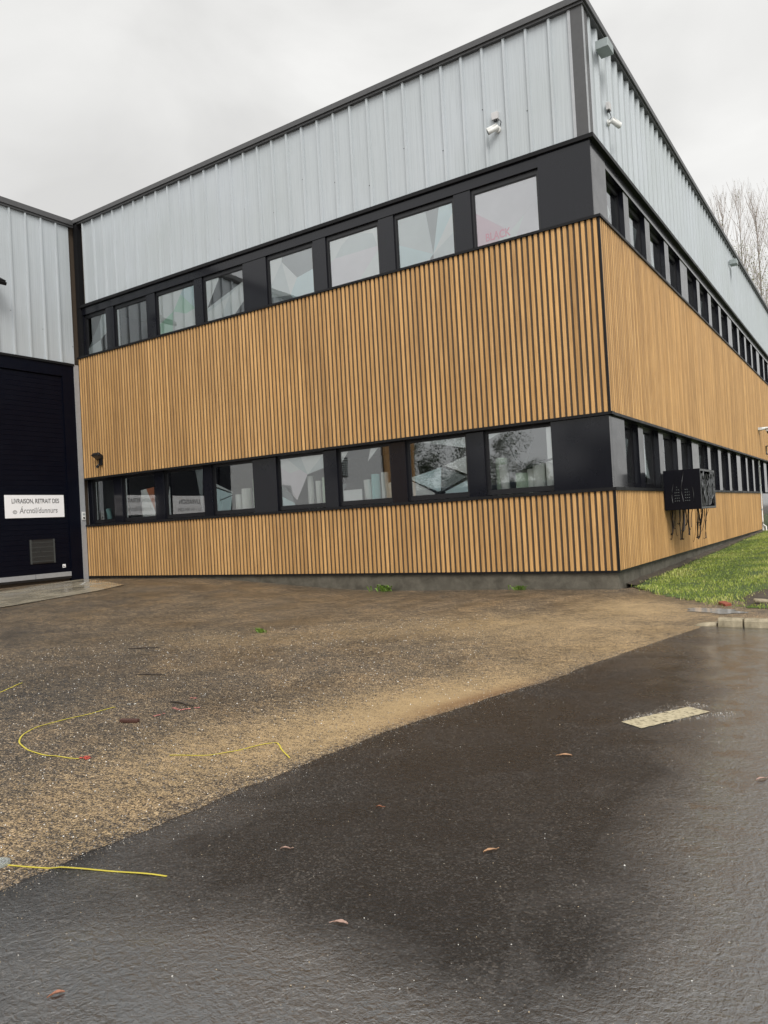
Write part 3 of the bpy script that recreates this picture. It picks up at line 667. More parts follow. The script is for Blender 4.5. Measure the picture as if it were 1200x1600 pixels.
# lettered boards on the door
def board(name, y0, y1, z0, z1, lines, label, cat):
    root = empty(name, (WX-.02, (y0+y1)/2, z0), label, cat)
    w2 = (y1-y0)/2; mb = MB(); mb.box((0, -w2, 0), (.012, w2, z1-z0)); bevel(mb.build('board', M_SIGN, root), .002)
    for body, size, zz, m, sx, shear, off in lines:
        me = text_mesh(body, size, shear=shear, bold=.0025); me.materials.clear(); me.materials.append(m)
        o = mobj('lettering', me, root); o.rotation_euler = (PI/2, 0, PI/2); o.location = (.0135, off, zz); o.scale = (sx, 1, 1)
    return root
board('door_sign', -2.50, -.69, 1.83, 2.48, [('LIVRAISON, RETRAIT DES', .185, .47, M_INK, .70, 0, .02), ('\u00c1rcntil/dunnurs', .225, .20, M_INKG, .82, .12, .10), ('\u00a9', .14, .16, M_INKG, 1.2, 0, -.62)],
      'white lettered board fixed on the black sectional door above the vent', 'sign')
board('notice_board', -4.45, -2.95, 1.80, 2.45, [('LIVRAISON', .22, .44, M_INK, .9, 0, 0), ('Lu - Ve  9H-12H', .17, .17, M_INKG, .9, 0, 0)],
      'second white lettered board further left on the black door, seen mirrored in the windows', 'sign')
# end of the wing: louvre and slats seen only in the reflections
mb = MB(); mb.box((WX-.02, -13.2, 3.3), (WX+.03, -12.1, 4.2), 0)
for i in range(8): mb.box((WX+.03, -13.15, 3.36+i*.1), (WX+.05, -12.15, 3.41+i*.1), 1)
wparent(mb.build('louvre', [M_BLACK, M_GREYM]))
mb = MB()
for i in range(24): mb.box((WX+.045, -19.0+i*.118, 1.5), (WX+.08, -18.93+i*.118, 6.2))
mb.box((WX+.02, -19.0, 1.49), (WX+.046, -16.18, 6.21), 1)
wparent(mb.build('slat_cladding', [M_WOOD, M_BACK]))
# keypad on the light flashing in the inner corner
kp = empty('keypad', (WX+.035, -.088, 1.72), 'small white keypad on the light flashing in the inner corner', 'keypad')
mb = MB(); mb.box((0, -.055, 0), (.03, .055, .24)); bevel(mb.build('housing', M_WHITE, kp), .004)
mb = MB(); mb.box((.03, -.03, .03), (.034, .03, .085)); mb.build('button', M_BLACK, kp)
mb = MB(); mb.box((.03, -.035, .14), (.0325, .035, .20)); mb.build('display', M_GREYM, kp)
# floodlight, mostly outside the left edge
fl = empty('floodlight', (WX+.02, -2.75, 8.55), 'black finned floodlight sticking out at the left edge of the photo', 'floodlight')
Rf = Matrix.Rotation(math.radians(28), 3, 'Y')
mb = MB(); mb.box((.18, -.28, -.06), (.62, .28, .03), 0, Rf); bevel(mb.build('housing', M_TRIM, fl), .006)
mb = MB()
for i in range(9): mb.box((.20, -.26+i*.062, .03), (.60, -.245+i*.062, .075), 0, Rf)
mb.build('heat_sink', M_BLACK, fl)
mb = MB(); mb.box((.21, -.25, -.066), (.59, .25, -.0605), 0, Rf); mb.build('lens', M_GREYM, fl)
mb = MB(); mb.box((-.05, -.10, -.1), (.03, .10, .1)); mb.tube([(.0, -.2, 0), (.2, -.2, -.06), (.34, -.29, -.14)], .014); mb.tube([(.0, .2, 0), (.2, .2, -.06), (.34, .29, -.14)], .014); mb.tube([(.0,-.2,0),(.0,.2,0)], .014); mb.build('bracket', M_BLACK, fl)

# ------------------------------------------------------------------ things fixed to the facades
def bullet_camera(loc, rz, side_label, tilt, group='security cameras'):
    r = empty('security_camera', loc, side_label, 'security camera', group, rz); r.scale = (.86,)*3          # local -y points out of the wall
    mb = MB(); mb.tube([(0,0,0),(0,-.035,0)], .075, 20); mb.tube([(0,-.03,0),(0,-.09,.0),(-.02,-.13,-.01)], [.035,.03,.03], 12); mb.build('mount', M_WHITE, r)
    d = Vector((-.80, -.42, -.42)) if tilt > 0 else Vector((.80, -.45, -.38)); d.normalize(); c = Vector((0, -.13, -.01))
    mb = MB(); mb.tube([c-d*.06, c-d*.055, c+d*.21, c+d*.215], [.04,.058,.058,.055], 20); mb.build('body', M_WHITE, r)
    mb = MB(); mb.tube([c+d*.2155, c+d*.222], [.054,.05], 20); mb.tube([c+d*.222, c+d*.2225], [.025,.02], 16, 1); mb.build('lens', [M_BLACK, plain('lens_glass', (.03,.035,.04), .08)], r)
    mb = MB(); mb.tube([c-d*.02+Vector((0,0,.058)), c+d*.24+Vector((0,0,.062))], [.045,.05], 12); o = mb.build('sun_shield', M_WHITE, r); o.scale = (1,1,1)
    return r
def junction(loc, rz, label):
    r = empty('junction_box', loc, label, 'junction box', None, rz)
    mb = MB(); mb.box((-.07,-.075,-.075), (.07,0,.075)); bevel(mb.build('box', plain('jbox_grey', (.50,.49,.49), .5), r), .006)
    mb = MB(); mb.tube([(.0,-.04,-.075),(.0,-.04,-.105)], [.035,.03], 12); mb.build('gland', M_BLACK, r)
    mb = MB(); mb.tube([(.03,-.04,-.10),(.10,-.045,-.115),(.125,-.045,-.165),(.10,-.03,-.21),(.06,-.01,-.235)], .0085, 8); mb.build('cable', M_BLACK, r)
    return r
bullet_camera((-1.99, RB+.04, 9.02), 0, 'white bullet camera on the left silver facade pointing left, under a grey junction box', 1)
junction((-2.03, RB+.045, 9.30), 0, 'grey junction box with looped black cable on the left silver facade')
bullet_camera((-RB+.0, 1.48, 9.07), PI/2, 'white bullet camera on the right silver facade near the building corner', -1)
junction((-RB+.0, 1.46, 9.38), PI/2, 'grey junction box above the white camera on the right silver facade')
r = empty('dome_camera', (0, 21.3, 4.12), 'small white dome camera on the right slat facade near the photo edge', 'security camera', 'security cameras')
mb = MB(); mb.box((0,-.22,.05), (.14,.22,.16)); mb.tube([(.14,0,.11),(.34,0,.11),(.42,0,.06)], [.06,.06,.1], 12); mb.build('arm', M_WHITE, r)
mb = MB(); mb.tube([(.42,0,.10),(.42,0,-.02)], [.17,.16], 20); mb.build('body', M_WHITE, r)
mb = MB(); mb.tube([(.42,0,-.02),(.42,0,-.09),(.42,0,-.14),(.42,0,-.16)], [.12,.11,.07,.02], 20); mb.build('dome', M_BLACK, r)
r = empty('sensor_lamp', (-15.18, 0, 3.36), 'black motion sensor lamp on the upper slats near the inner corner', 'lamp')
mb = MB(); mb.box((-.08,-.04,-.05), (.08,0,.14)); mb.build('back_plate', M_BLACK, r)
mb = MB(); Rl = Matrix.Rotation(math.radians(-32), 3, 'X'); mb.box((-.22,-.30,.10), (.10,-.02,.20), 0, Rl); bevel(mb.build('lamp_head', M_BLACK, r), .015)
mb = MB(); mb.tube([(-.02,-.08,-.03),(-.03,-.13,-.10)], [.03,.05], 14); mb.tube([(-.03,-.13,-.10),(-.035,-.15,-.13)], [.05,.02], 14); mb.build('sensor', M_BLACK, r)
r = empty('wall_bracket', (0, 23.3, 3.25), 'black open square bracket on the right slats at the photo edge', 'bracket')
mb = MB()
for a, b2 in (((.02,0,0),(.5,0,0)),((.5,0,0),(.5,0,.36)),((.5,0,.36),(.02,0,.36)),((.02,0,.36),(.02,0,0))): mb.tube([a,b2], .025, 8)
mb.build('frame', M_BLACK, r)
# white downpipe
r = empty('downpipe', (.04, 20.45, -.1), 'thin white downpipe at the far end of the lower right slats', 'downpipe')
mb = MB(); mb.tube([(0,0,0),(0,0,2.95)], .024, 12); mb.build('pipe', M_WHITE, r)
mb = MB(); mb.tube([(0,0,0),(.0,0,.42)], .04, 12); mb.tube([(.0,0,.3),(.12,-.1,.22),(.14,-.12,-.05)], .03, 10); mb.build('shoe', M_WHITE, r)
mb = MB()
for z in (.9, 1.9, 2.7): mb.tube([(0,0,z),(0,0,z+.05)], .038, 12)
mb.build('clip', M_GREYM, r)
r = empty('bollard', (.35, 21.4, -.1), 'short pinkish stone bollard beside the white downpipe', 'bollard')
mb = MB(); mb.box((-.12,-.12,0), (.12,.12,.62)); bevel(mb.build('post', plain('pink_stone', (.36,.24,.19), .8, bmp=.2), r), .015)
mb = MB(); mb.box((-.13,-.13,.62), (.13,.13,.67)); bevel(mb.build('cap', plain('pink_stone_cap', (.42,.30,.25), .8), r), .01)

# condenser cage on the right facade
cage = empty('condenser_cage', (0, 3.7, 1.06), 'black cut metal air conditioner cage with cables hanging below on the right facade', 'air conditioner')
CW, CD, CH = .80, 1.75, .90
M_CAGE = anthra_mat('cage_black', (.005, .005, .008), .4); M_CAGEL = plain('cage_grey_edge', (.075, .078, .082), .4, .3)
mb = MB(); mb.box((.02,0,0), (CW,.012,CH)); bevel(mb.build('near_panel', M_CAGE, cage), .003)
mb = MB()
for row in range(6):
    for cc in range(6):
        x = .25+cc*.040+(.10 if cc > 2 else 0); hgt = .20+row*.062
        if row > 3 and cc in (0, 5): continue
        if row == 5 and cc != 1: continue
        mb.box((x,-.003,hgt), (x+.014,.0,hgt+.008))
mb.build('perforation', M_GREYM, cage)
mb = MB()
for pts in ([(.20,.16),(.185,.3),(.20,.45),(.235,.6)], [(.43,.18),(.40,.36),(.40,.52),(.44,.74),(.46,.86)], [(.64,.18),(.65,.34),(.63,.50)]):
    mb.tube([(x,-.006,z) for x, z in pts], [.005,.008]+[.007]*(len(pts)-3)+[.003], 6)
mb.build('slit', M_CAGEL, cage)
mb = MB(); mb.box((.02,.012,.0),(CW,CD,.012)); mb.box((.02,.012,CH-.012),(CW,CD,CH)); mb.box((.02,CD,0),(CW,CD+.012,CH)); mb.build('casing', M_CAGE, cage)
mb = MB(); t_ = .03
mb.box((CW-.02,.0125,.012),(CW+.004,.05,CH-.012)); mb.box((CW-.02,CD-.05,.012),(CW+.004,CD,CH-.012)); mb.box((CW-.02,.05,.012),(CW+.004,CD-.05,.05)); mb.box((CW-.02,.05,CH-.05),(CW+.004,CD-.05,CH-.012))
rr = random.Random(3)
for i in range(34):
    y = rr.uniform(.08, CD-.1); z = rr.uniform(.06, CH-.3); h = rr.uniform(.15, .5); sw = rr.uniform(-.18, .18)
    pts = [(CW, min(CD-.05, max(.05, y+sw*math.sin(k/5*PI*.9))), min(CH-.04, z+h*k/5)) for k in range(6)]
    mb.tube(pts, [.01,.017,.02,.02,.016,.008], 5)
mb.build('lattice_panel', M_CAGEL, cage)
mb = MB(); mb.box((.12,.2,.05),(CW-.1,CD-.2,CH-.08)); bevel(mb.build('condenser', M_BLACK, cage), .02)
M_CABLE = plain('cable_black', (.018, .011, .009), .5)
for i in range(24):
    y0 = rr.uniform(.03, 1.5); x0 = .04+.73*i/23
    dl = rr.uniform(.28, .78); sw = rr.uniform(-.22, .22); mb = MB()
    pts = []
    for k in range(9):
        f = k/8
        pts.append((x0*(1-.12*f)+.05*math.sin(4*f+i)*f, y0+sw*math.sin(f*PI*.8)+.05*math.sin(7*f+i), .01-dl*math.sin(min(f*1.25, 1)*PI/2)+(.10*(f-.8) if f > .8 else 0)))
    mb.tube(pts, rr.choice([.005,.008,.012,.017]), 6); mb.build('cable', M_CABLE, cage)

# ------------------------------------------------------------------ fabric rolls and the pink poster behind the glass
sill = Z1-.06
mb = MB()
for i, (u0, u1) in enumerate(WA): mb.box((-u1+.0, .375, sill-.02), (-u0, 1.0, sill+.02))
mb.build('window_shelf', M_ROOM, B)
rolls = [  # window index, position across the pane 0..1, depth, radius, height, material, lean, label
 (0,.17,.52,.075,.62,M_ROLLW,.08,'leaning white fabric roll at the left of the window next to the corner panel'),
 (0,.42,.55,.10,.44,M_ROLLG,0,'pale green fabric roll in the middle of the window next to the corner panel'),
 (0,.72,.50,.10,.58,M_ROLLW,.0,'thick white fabric roll right of the green roll in the corner window'),
 (0,.92,.50,.09,.63,M_ROLLW,.0,'tallest white fabric roll at the right edge of the corner window'),
 (0,.06,.66,.10,.76,M_ROLLG,0,'greenish fabric roll standing back at the left edge of the corner window'),
 (0,.57,.66,.09,.5,M_ROLLW,0,'white fabric roll standing behind the others in the corner window'),
 (2,.43,.50,.075,.58,M_ROLLW,.03,'white fabric roll beside the cyan roll in the third window from the corner'),
 (2,.60,.48,.085,.68,M_ROLLC,0,'cyan fabric roll standing in the third window from the corner'),
 (2,.78,.50,.07,.70,M_ROLLW,0,'tall white fabric roll right of the cyan roll'),
 (2,.92,.58,.10,.48,M_ROLLW,0,'short white fabric roll at the right edge of the third window from the corner'),
 (3,.58,.46,.06,.78,M_ROLLW,0,'tall white fabric roll in the fourth window from the corner'),
 (3,.72,.55,.06,.66,M_ROLLW,.02,'white fabric roll right of the tall one in the fourth window from the corner'),
 (3,.90,.50,.07,.72,M_ROLLG,0,'pale green fabric roll at the right of the fourth window from the corner'),
 (4,.45,.48,.07,.52,M_ROLLW,0,'slim white fabric roll at the left in the window beside the wide black panel'),
 (4,.66,.50,.11,.64,M_ROLLW,0,'thick white fabric roll in the window left of the wide black panel'),
 (4,.95,.48,.085,.84,M_ROLLG,0,'tall pale green fabric roll left of the wide black panel'),
 (7,.35,.55,.06,.45,M_ROLLC,.25,'small cyan fabric roll leaning in the farthest left window'),
]
for wi, f, dpt, rad, hgt, m, lean, lab in rolls:
    u0, u1 = WA[wi]; x = -u1+.08+(u1-u0-.16)*f; dpt -= .05; rad *= 1.25; hgt *= 1.12
    r = empty('fabric_roll', (x, dpt, sill+.02), lab, 'fabric roll', 'fabric rolls in the lower windows')
    mb = MB(); n = 20; tp = Vector((-lean*hgt, 0, hgt))
    mb.tube([(0,0,0), (0,0,.004), tp*.995, tp], [rad*.97, rad, rad, rad*.96], n); mb.build('fabric', m, r)
    mb = MB(); mb.tube([tp+Vector((0,0,.0005)), tp+Vector((0,0,.004))], [rad*.35, rad*.32], 12); mb.build('core', M_GREYM, r)
def in_window_sheet(lev, wi, u0, u1, v0, v1, m, name, label, cat):
    f, loc, (a0, a1, b0, b1) = win_info[(lev, wi)]
    x0, x1 = loc[0]+a0+(a1-a0)*u0, loc[0]+a0+(a1-a0)*u1; z0, z1 = loc[2]+b0+(b1-b0)*v0, loc[2]+b0+(b1-b0)*v1
    r = empty(name, ((x0+x1)/2, loc[1]+.034, z0), label, cat); return r, x1-x0, z1-z0
r, ww, hh = in_window_sheet('U', 0, .16, .52, .02, .30, None, 'window_lettering', 'pink BLACK lettering stuck inside the upper window nearest the corner', 'lettering')
me = text_mesh('BLACK', .20, bold=.004); me.materials.clear(); me.materials.append(film_mat('letter_pink', (.92, .35, .50), 1.0)); o = mobj('letters', me, r); o.rotation_euler = (PI/2,0,0); o.location = (0,-.0015,.15); o.scale = (.9,1.15,1)
# ------------------------------------------------------------------ lawn, soil, kerb
def lawn_z(x, y):
    base = -.335 + .0135*np.clip(y, -3, 22) + .03*np.clip(x-.5, 0, 3)*ss(-2, 3, y)
    nzv = np.array([mnoise.noise(Vector((a*.9, b2*.9, 0))) for a, b2 in zip(np.ravel(x), np.ravel(y))]).reshape(np.shape(x))
    return base + .025*nzv
def lawn_mat():
    m, t, b = mat('lawn_turf'); v = mapped(t, (1,1,1)); n = noi(t, v, 3, 6, .65); f = noi(t, v, 60, 4, .7)
    c = ramp(t, n, [(.3, (.035,.055,.012)), (.55, (.07,.11,.022)), (.75, (.11,.14,.035))]); c = mixc(t, 1, c, ramp(t, f, [(.3,.5),(.7,1.3)]), 'MULTIPLY')
    lk(t, c, b.inputs['Base Color']); b.inputs['Roughness'].default_value = .8; bump(t, b, f, .8, .03); return m
keep = lambda x, y: (y > lawn_y(x)) & ~((x < .02) & (y > .5))
lw = grid_obj('lawn', axis(-.1, 40, -.2, 3.4, .10, 1.0), axis(-6, 60, -3, 22, .2, 1.5), lawn_z, lawn_mat(), keep=lambda x, y: (y > lawn_y(x)) & (x > .0) | ((y > LEN_B+1) & (x > -.2)))
tag(lw, 'sloping green lawn beside the right facade', kind='structure')
# blades of grass
def grass():
    n = 90000; x = rng.uniform(.03, 4.2, n); y = -2.6 + 25*rng.uniform(0, 1, n)**1.25
    lim = 4.06 - math.tan(math.radians(4.2))*(y+14) + .5
    k = (y > lawn_y(x) + .10*rng.normal(size=n)) & (x < lim)
    thin = np.array([mnoise.noise(Vector((a*2.3, b2*2.3, 11))) for a, b2 in zip(x, y)]); k &= rng.uniform(0, 1, n) < np.clip(1.0+1.5*thin, .12, 1)
    # bare soil at the right edge and along the wall foot
    bare = np.exp(-(((x-2.45)/.45)**2+((y+.9)/1.5)**2)); k &= rng.uniform(0, 1, n) > .93*bare
    foot = (x < .10+.16*rng.uniform(0,1,n)) & (rng.uniform(0,1,n) < .85); k &= ~foot
    x, y = x[k], y[k]; n = len(x); z = lawn_z(x, y)
    pat = np.array([mnoise.noise(Vector((a*1.1, b2*1.1, 5))) for a, b2 in zip(x, y)])
    h = rng.uniform(.018, .045, n)*(1+.6*pat); a = rng.uniform(0, 2*PI, n); wd = rng.uniform(.003, .0065, n)
    la = rng.uniform(0, 2*PI, n); ln = rng.uniform(.2, .9, n)*h
    dx, dy = np.cos(a)*wd, np.sin(a)*wd; lx, ly = np.cos(la)*ln, np.sin(la)*ln
    V = np.empty((n, 5, 3)); V[:,0] = np.stack([x-dx, y-dy, z-.01], -1); V[:,1] = np.stack([x+dx, y+dy, z-.01], -1)
    V[:,2] = np.stack([x+dx*.8+lx*.4, y+dy*.8+ly*.4, z+h*.6], -1); V[:,3] = np.stack([x-dx*.8+lx*.4, y-dy*.8+ly*.4, z+h*.6], -1); V[:,4] = np.stack([x+lx, y+ly, z+h], -1)
    base = np.arange(n)*5; F = []
    q = np.stack([base, base+1, base+2, base+3], -1).tolist(); tr = np.stack([base+3, base+2, base+4], -1).tolist()
    me = bpy.data.meshes.new('grass'); me.from_pydata(V.reshape(-1, 3).tolist(), [], q+tr)
    at = me.attributes.new('tint', 'FLOAT', 'POINT'); at.data.foreach_set('value', np.repeat(np.clip(.5+.45*pat+rng.normal(size=n)*.22, 0, 1), 5).astype(np.float32))
    m, t, b = mat('grass_blade'); an = nd(t, 'ShaderNodeAttribute', attribute_name='tint')
    lk(t, ramp(t, an.outputs['Fac'], [(0, (.07,.115,.016)), (.5, (.235,.30,.05)), (.85, (.40,.42,.105)), (1, (.52,.48,.21))]), b.inputs['Base Color']); b.inputs['Roughness'].default_value = .5; b.inputs['Specular IOR Level'].default_value = .3
    me.materials.append(m); o = mobj('grass', me); tag(o, 'short wet green grass on the slope beside the right facade', 'grass', kind='stuff')
grass()
# soil strip at the wall foot and bare patch
mb = MB()
for i in range(44):
    y0, y1 = .55+i*.46, .55+(i+1)*.46
    f = lambda x, y: float(lawn_z(np.array([x]), np.array([y]))[0])
    wdt = lambda y: .14+.07*mnoise.noise(Vector((y*1.7,0,2)))
    mb.quad([(0.06, y0, f(0,y0)+.02), (wdt(y0), y0, f(.2,y0)+.012), (wdt(y1), y1, f(.2,y1)+.012), (.06, y1, f(0,y1)+.02)], 0, True)
    mb.quad([(-.05, y0, f(0,y0)+.05), (.06, y0, f(0,y0)+.02), (.06, y1, f(0,y1)+.02), (-.05, y1, f(0,y1)+.05)], 0, True)
tag(mb.build('soil_strip', M_SOIL), 'dark soil strip along the foot of the right facade', kind='structure')
mb = MB(); n = 28; cx_, cy_ = 2.62, -1.05
ring = []
for i in range(n):
    a = 2*PI*i/n; rr_ = 1+.22*mnoise.noise(Vector((math.cos(a)*1.5, math.sin(a)*1.5, 9)))
    ring.append((cx_+.42*rr_*math.cos(a), cy_+1.0*rr_*math.sin(a)))
def lz1(x, y): return float(lawn_z(np.array([x]), np.array([y]))[0])
for i in range(n):
    a, b2 = ring[i], ring[(i+1)%n]
    mid = lambda p: ((p[0]+cx_)/2, (p[1]+cy_)/2)
    am, bm = mid(a), mid(b2)
    mb.quad([(cx_, cy_, lz1(cx_,cy_)+.03), (*am, lz1(*am)+.026), (*bm, lz1(*bm)+.026)], 0, True)
    mb.quad([(*am, lz1(*am)+.026), (*a, lz1(*a)+.002), (*b2, lz1(*b2)+.002), (*bm, lz1(*bm)+.026)], 0, True)
tag(mb.build('bare_soil', M_SOIL), 'dark bare soil patch in the lawn at the right edge', kind='structure')
# kerb stones
M_KERB = conc_mat('kerb_stone', (.15, .125, .075), (.40, .34, .235), .55, .8, 9)
kl = ['low rounded end stone of the kerb at the yard corner', 'second kerb stone from the end, chipped corner', 'third kerb stone from the end, behind a dark gap', 'kerb stone at the right edge of the photo', 'kerb stone just outside the right edge', 'farther kerb stone along the lawn']
for i in range(6):
    x0 = 2.0+.305*i; y0 = -3.86 - .03*i
    hgt = .05 if i == 0 else .115
    mb = MB(); lx = .285; prof = [(0,-.14),(0,hgt-.035),(.012,hgt-.010),(.035,hgt),(.13,hgt-.004),(.15,-.14)]
    ns = 6; base = []
    for s in range(ns+1):
        f = s/ns; sag = (1-math.sqrt(max(0, 1-(1-f)**2)))*.06 if i == 0 else 0
        for yy, zz in prof:
            base.append((f*lx, yy+.006*mnoise.noise(Vector((f*3+i*7, yy*9, zz*9))), zz-sag*(zz > 0)+.005*mnoise.noise(Vector((f*4+i*5, yy*8, 3)))))
    np_ = len(prof); mb.v = base
    for s in range(ns):
        for j in range(np_-1): mb.f.append((s*np_+j, (s+1)*np_+j, (s+1)*np_+j+1, s*np_+j+1)); mb.m.append(0); mb.sm.append(False)
    mb.f.append(tuple(range(np_))); mb.m.append(0); mb.sm.append(False); mb.f.append(tuple(reversed(range(ns*np_, ns*np_+np_)))); mb.m.append(0); mb.sm.append(False)
    o = mb.build('kerb_stone', M_KERB, None, (x0, y0, -.395)); o.rotation_euler.z = -.05+random.uniform(-.03,.03); bevel(o, .008)
    tag(o, kl[i], 'kerb', 'kerb stones at the lawn corner')
# puddle at the lawn corner, its bright reflection put into a pale base colour
mp_, t, b = mat('puddle_water'); b.inputs['Base Color'].default_value = (.30,.29,.27,1); lk(t, ramp(t, noi(t, mapped(t,(1,1,1)), 4, 3), [(.3,.03),(.7,.09)]), b.inputs['Roughness']); bump(t, b, noi(t, mapped(t,(1,1,1)), 9, 2), .06, .01)
mb = MB(); n = 40; ring = []
for i in range(n):
    a = 2*PI*i/n; rr_ = 1+.6*mnoise.noise(Vector((math.cos(a)*1.8, math.sin(a)*1.8, 4)))
    dx, dy = .42*rr_*math.cos(a), .25*rr_*math.sin(a); c, s = math.cos(-.35), math.sin(-.35)
    x, y = 2.0+c*dx-s*dy, -2.5+s*dx+c*dy; ring.append((x, y, gzf(x,y)+.006))
mb.quad(ring); tag(mb.build('puddle', mp_), 'shallow pale puddle where the yard meets the lawn', kind='structure')

# ------------------------------------------------------------------ small things on the ground
M_YEL = plain('yellow_strap', (.50, .42, .05), .45, var=.3, scale=9)
def strap(pts, label, lift=.003, wd=.013, road=False):
    pts = [Vector((*p, 0)) for p in pts]; cur = []
    for i in range(len(pts)-1):        # catmull-rom
        p0, p1, p2, p3 = pts[max(i-1,0)], pts[i], pts[i+1], pts[min(i+2,len(pts)-1)]
        for k in range(8):
            t = k/8; cur.append(.5*((2*p1)+(p2-p0)*t+(2*p0-5*p1+4*p2-p3)*t*t+(3*p1-p0-3*p2+p3)*t**3))
    cur.append(pts[-1]); mb = MB(); n = len(cur)
    c = cur[n//2]; o3 = Vector((c.x, c.y, gzf(c.x, c.y)))
    rows = []
    for i, p in enumerate(cur):
        d = (cur[min(i+1,n-1)]-cur[max(i-1,0)]).normalized(); nr = Vector((-d.y, d.x, 0))*wd/2
        z = gzf(p.x, p.y)+(.008 if p.x > edge_x(p.y) or road else 0)+lift*(1+.6*math.sin(i*.7))
        rows.append([Vector((p.x-nr.x,p.y-nr.y,z))-o3, Vector((p.x+nr.x,p.y+nr.y,z))-o3, Vector((p.x+nr.x,p.y+nr.y,z+.0016))-o3, Vector((p.x-nr.x,p.y-nr.y,z+.0016))-o3])
    for a, b2 in zip(rows[:-1], rows[1:]):
        for j in range(4): mb.quad([a[j], a[(j+1)%4], b2[(j+1)%4], b2[j]])
    mb.quad(rows[0]); mb.quad(rows[-1][::-1])
    o = mb.build('packing_strap', M_YEL, None, o3); return tag(o, label, 'strap', 'yellow packing straps on the ground')
strap([(-3.2,-10.6),(-3.63,-9.74),(-3.76,-9.54),(-3.88,-9.35)], 'short yellow strap end at the left edge, farthest of the straps', wd=.014)
strap([(-1.81,-9.69),(-1.83,-10.0),(-1.87,-10.28),(-1.82,-10.51),(-1.62,-10.71),(-1.39,-10.81),(-1.12,-10.86),(-.92,-10.84),(-.71,-10.81)], 'yellow strap lying in a U shaped curve on the gravel', wd=.0115)
strap([(-.15,-10.48),(.12,-10.35),(.23,-10.18),(.33,-9.96),(.42,-9.98),(.49,-10.04),(.69,-10.18)], 'dusty yellow strap with a hooked end on the sandy patch', wd=.010)
strap([(.05,-12.15),(.66,-11.955),(1.05,-11.82),(1.31,-11.74)], 'straight bright yellow strap crossing onto the wet road', wd=.0095)
# rusty block
mb = MB(); mb.box((-.085,-.022,0),(.085,.022,.028)); o = mb.build('wood_offcut', plain('rusty_brown', (.055,.020,.013), .6, bmp=.3), None, (-1.22,-9.99,gzf(-1.2,-10))); o.rotation_euler.z = .32; bevel(o, .006)
tag(o, 'reddish brown wood offcut on the dark gravel', 'offcut')
# plastic lid
mb = MB(); mb.tube([(0,0,0),(0,0,.008),(0,0,.010)], [.06,.06,.056], 32)
for i in range(3): mb.tube([((.02+.015*i)*math.cos(a), (.02+.015*i)*math.sin(a), .011) for a in [2*PI*k/24 for k in range(25)]], .002, 5, cap=False)
mlid, t, b = mat('clear_plastic'); b.inputs['Base Color'].default_value = (.55,.57,.52,1); b.inputs['Roughness'].default_value = .18; b.inputs['Transmission Weight'].default_value = .8
o = mb.build('plastic_lid', mlid, None, (.44,-12.03,gzf(.4,-12)+.002)); tag(o, 'round clear plastic lid on the gravel at the left edge', 'lid')
# sticks
M_STICK = plain('dead_stick', (.035,.025,.018), .8)
for a, b2, lab in (((-1.46,-9.35),(-1.09,-9.41),'dark thin stick right of the brown offcut'), ((-4.6,-7.4),(-4.2,-7.2),'dark thin stick farther back on the gravel'), ((-2.9,-8.6),(-2.55,-8.5),'dark short stick behind the curved strap')):
    a, b2 = Vector((*a, gzf(*a)+.008)), Vector((*b2, gzf(*b2)+.008)); mb = MB(); m_ = (a+b2)/2
    mb.tube([a-m_, (b2-a)*-.1+Vector((.01,.012,.004)), (b2-a)*.2+Vector((-.006,-.008,.006)), b2-m_], [.008,.008,.007,.004], 7); tag(mb.build('stick', M_STICK, None, m_), lab, 'stick', 'sticks on the gravel')
# paint marks
def paint(pts, wd, m, label):
    mb = MB()
    for (x0,y0),(x1,y1) in pts:
        a, b2 = Vector((x0,y0,0)), Vector((x1,y1,0)); d = b2-a; nr = Vector((-d.y,d.x,0)).normalized()*wd/2; n = 8
        for k in range(n):
            if random.random() < .3: continue
            p, q = a+d*k/n, a+d*(k+.8)/n
            mb.quad([(v.x+random.uniform(-.006,.006), v.y+random.uniform(-.006,.006), gzf(v.x,v.y)+.0045) for v in (p-nr, q-nr, q+nr, p+nr)])
    return tag(mb.build('painted_mark', m), label, kind='structure')
M_PINKP = plain('faded_pink_paint', (.45,.16,.14), .7); M_REDP = plain('red_paint', (.50,.07,.045), .6); M_WHT = plain('chalk_white', (.6,.58,.52), .8)
paint([((-1.46,-9.17),(-1.3,-9.16)),((-1.13,-9.54),(-1.0,-9.38)),((-1.25,-9.5),(-1.13,-9.54)),((-1.17,-9.79),(-1.16,-9.67))], .03, M_PINKP, 'faded pink spray marks on the gravel')
paint([((-.73,-10.79),(-.63,-10.75)),((-.70,-10.74),(-.66,-10.80)),((-.72,-10.75),(-.64,-10.79))], .022, M_REDP, 'small red spray mark at the end of the curved strap')
paint([((-1.84,-9.6),(-1.72,-9.53))], .03, M_WHT, 'small white chalk mark near the curved strap')
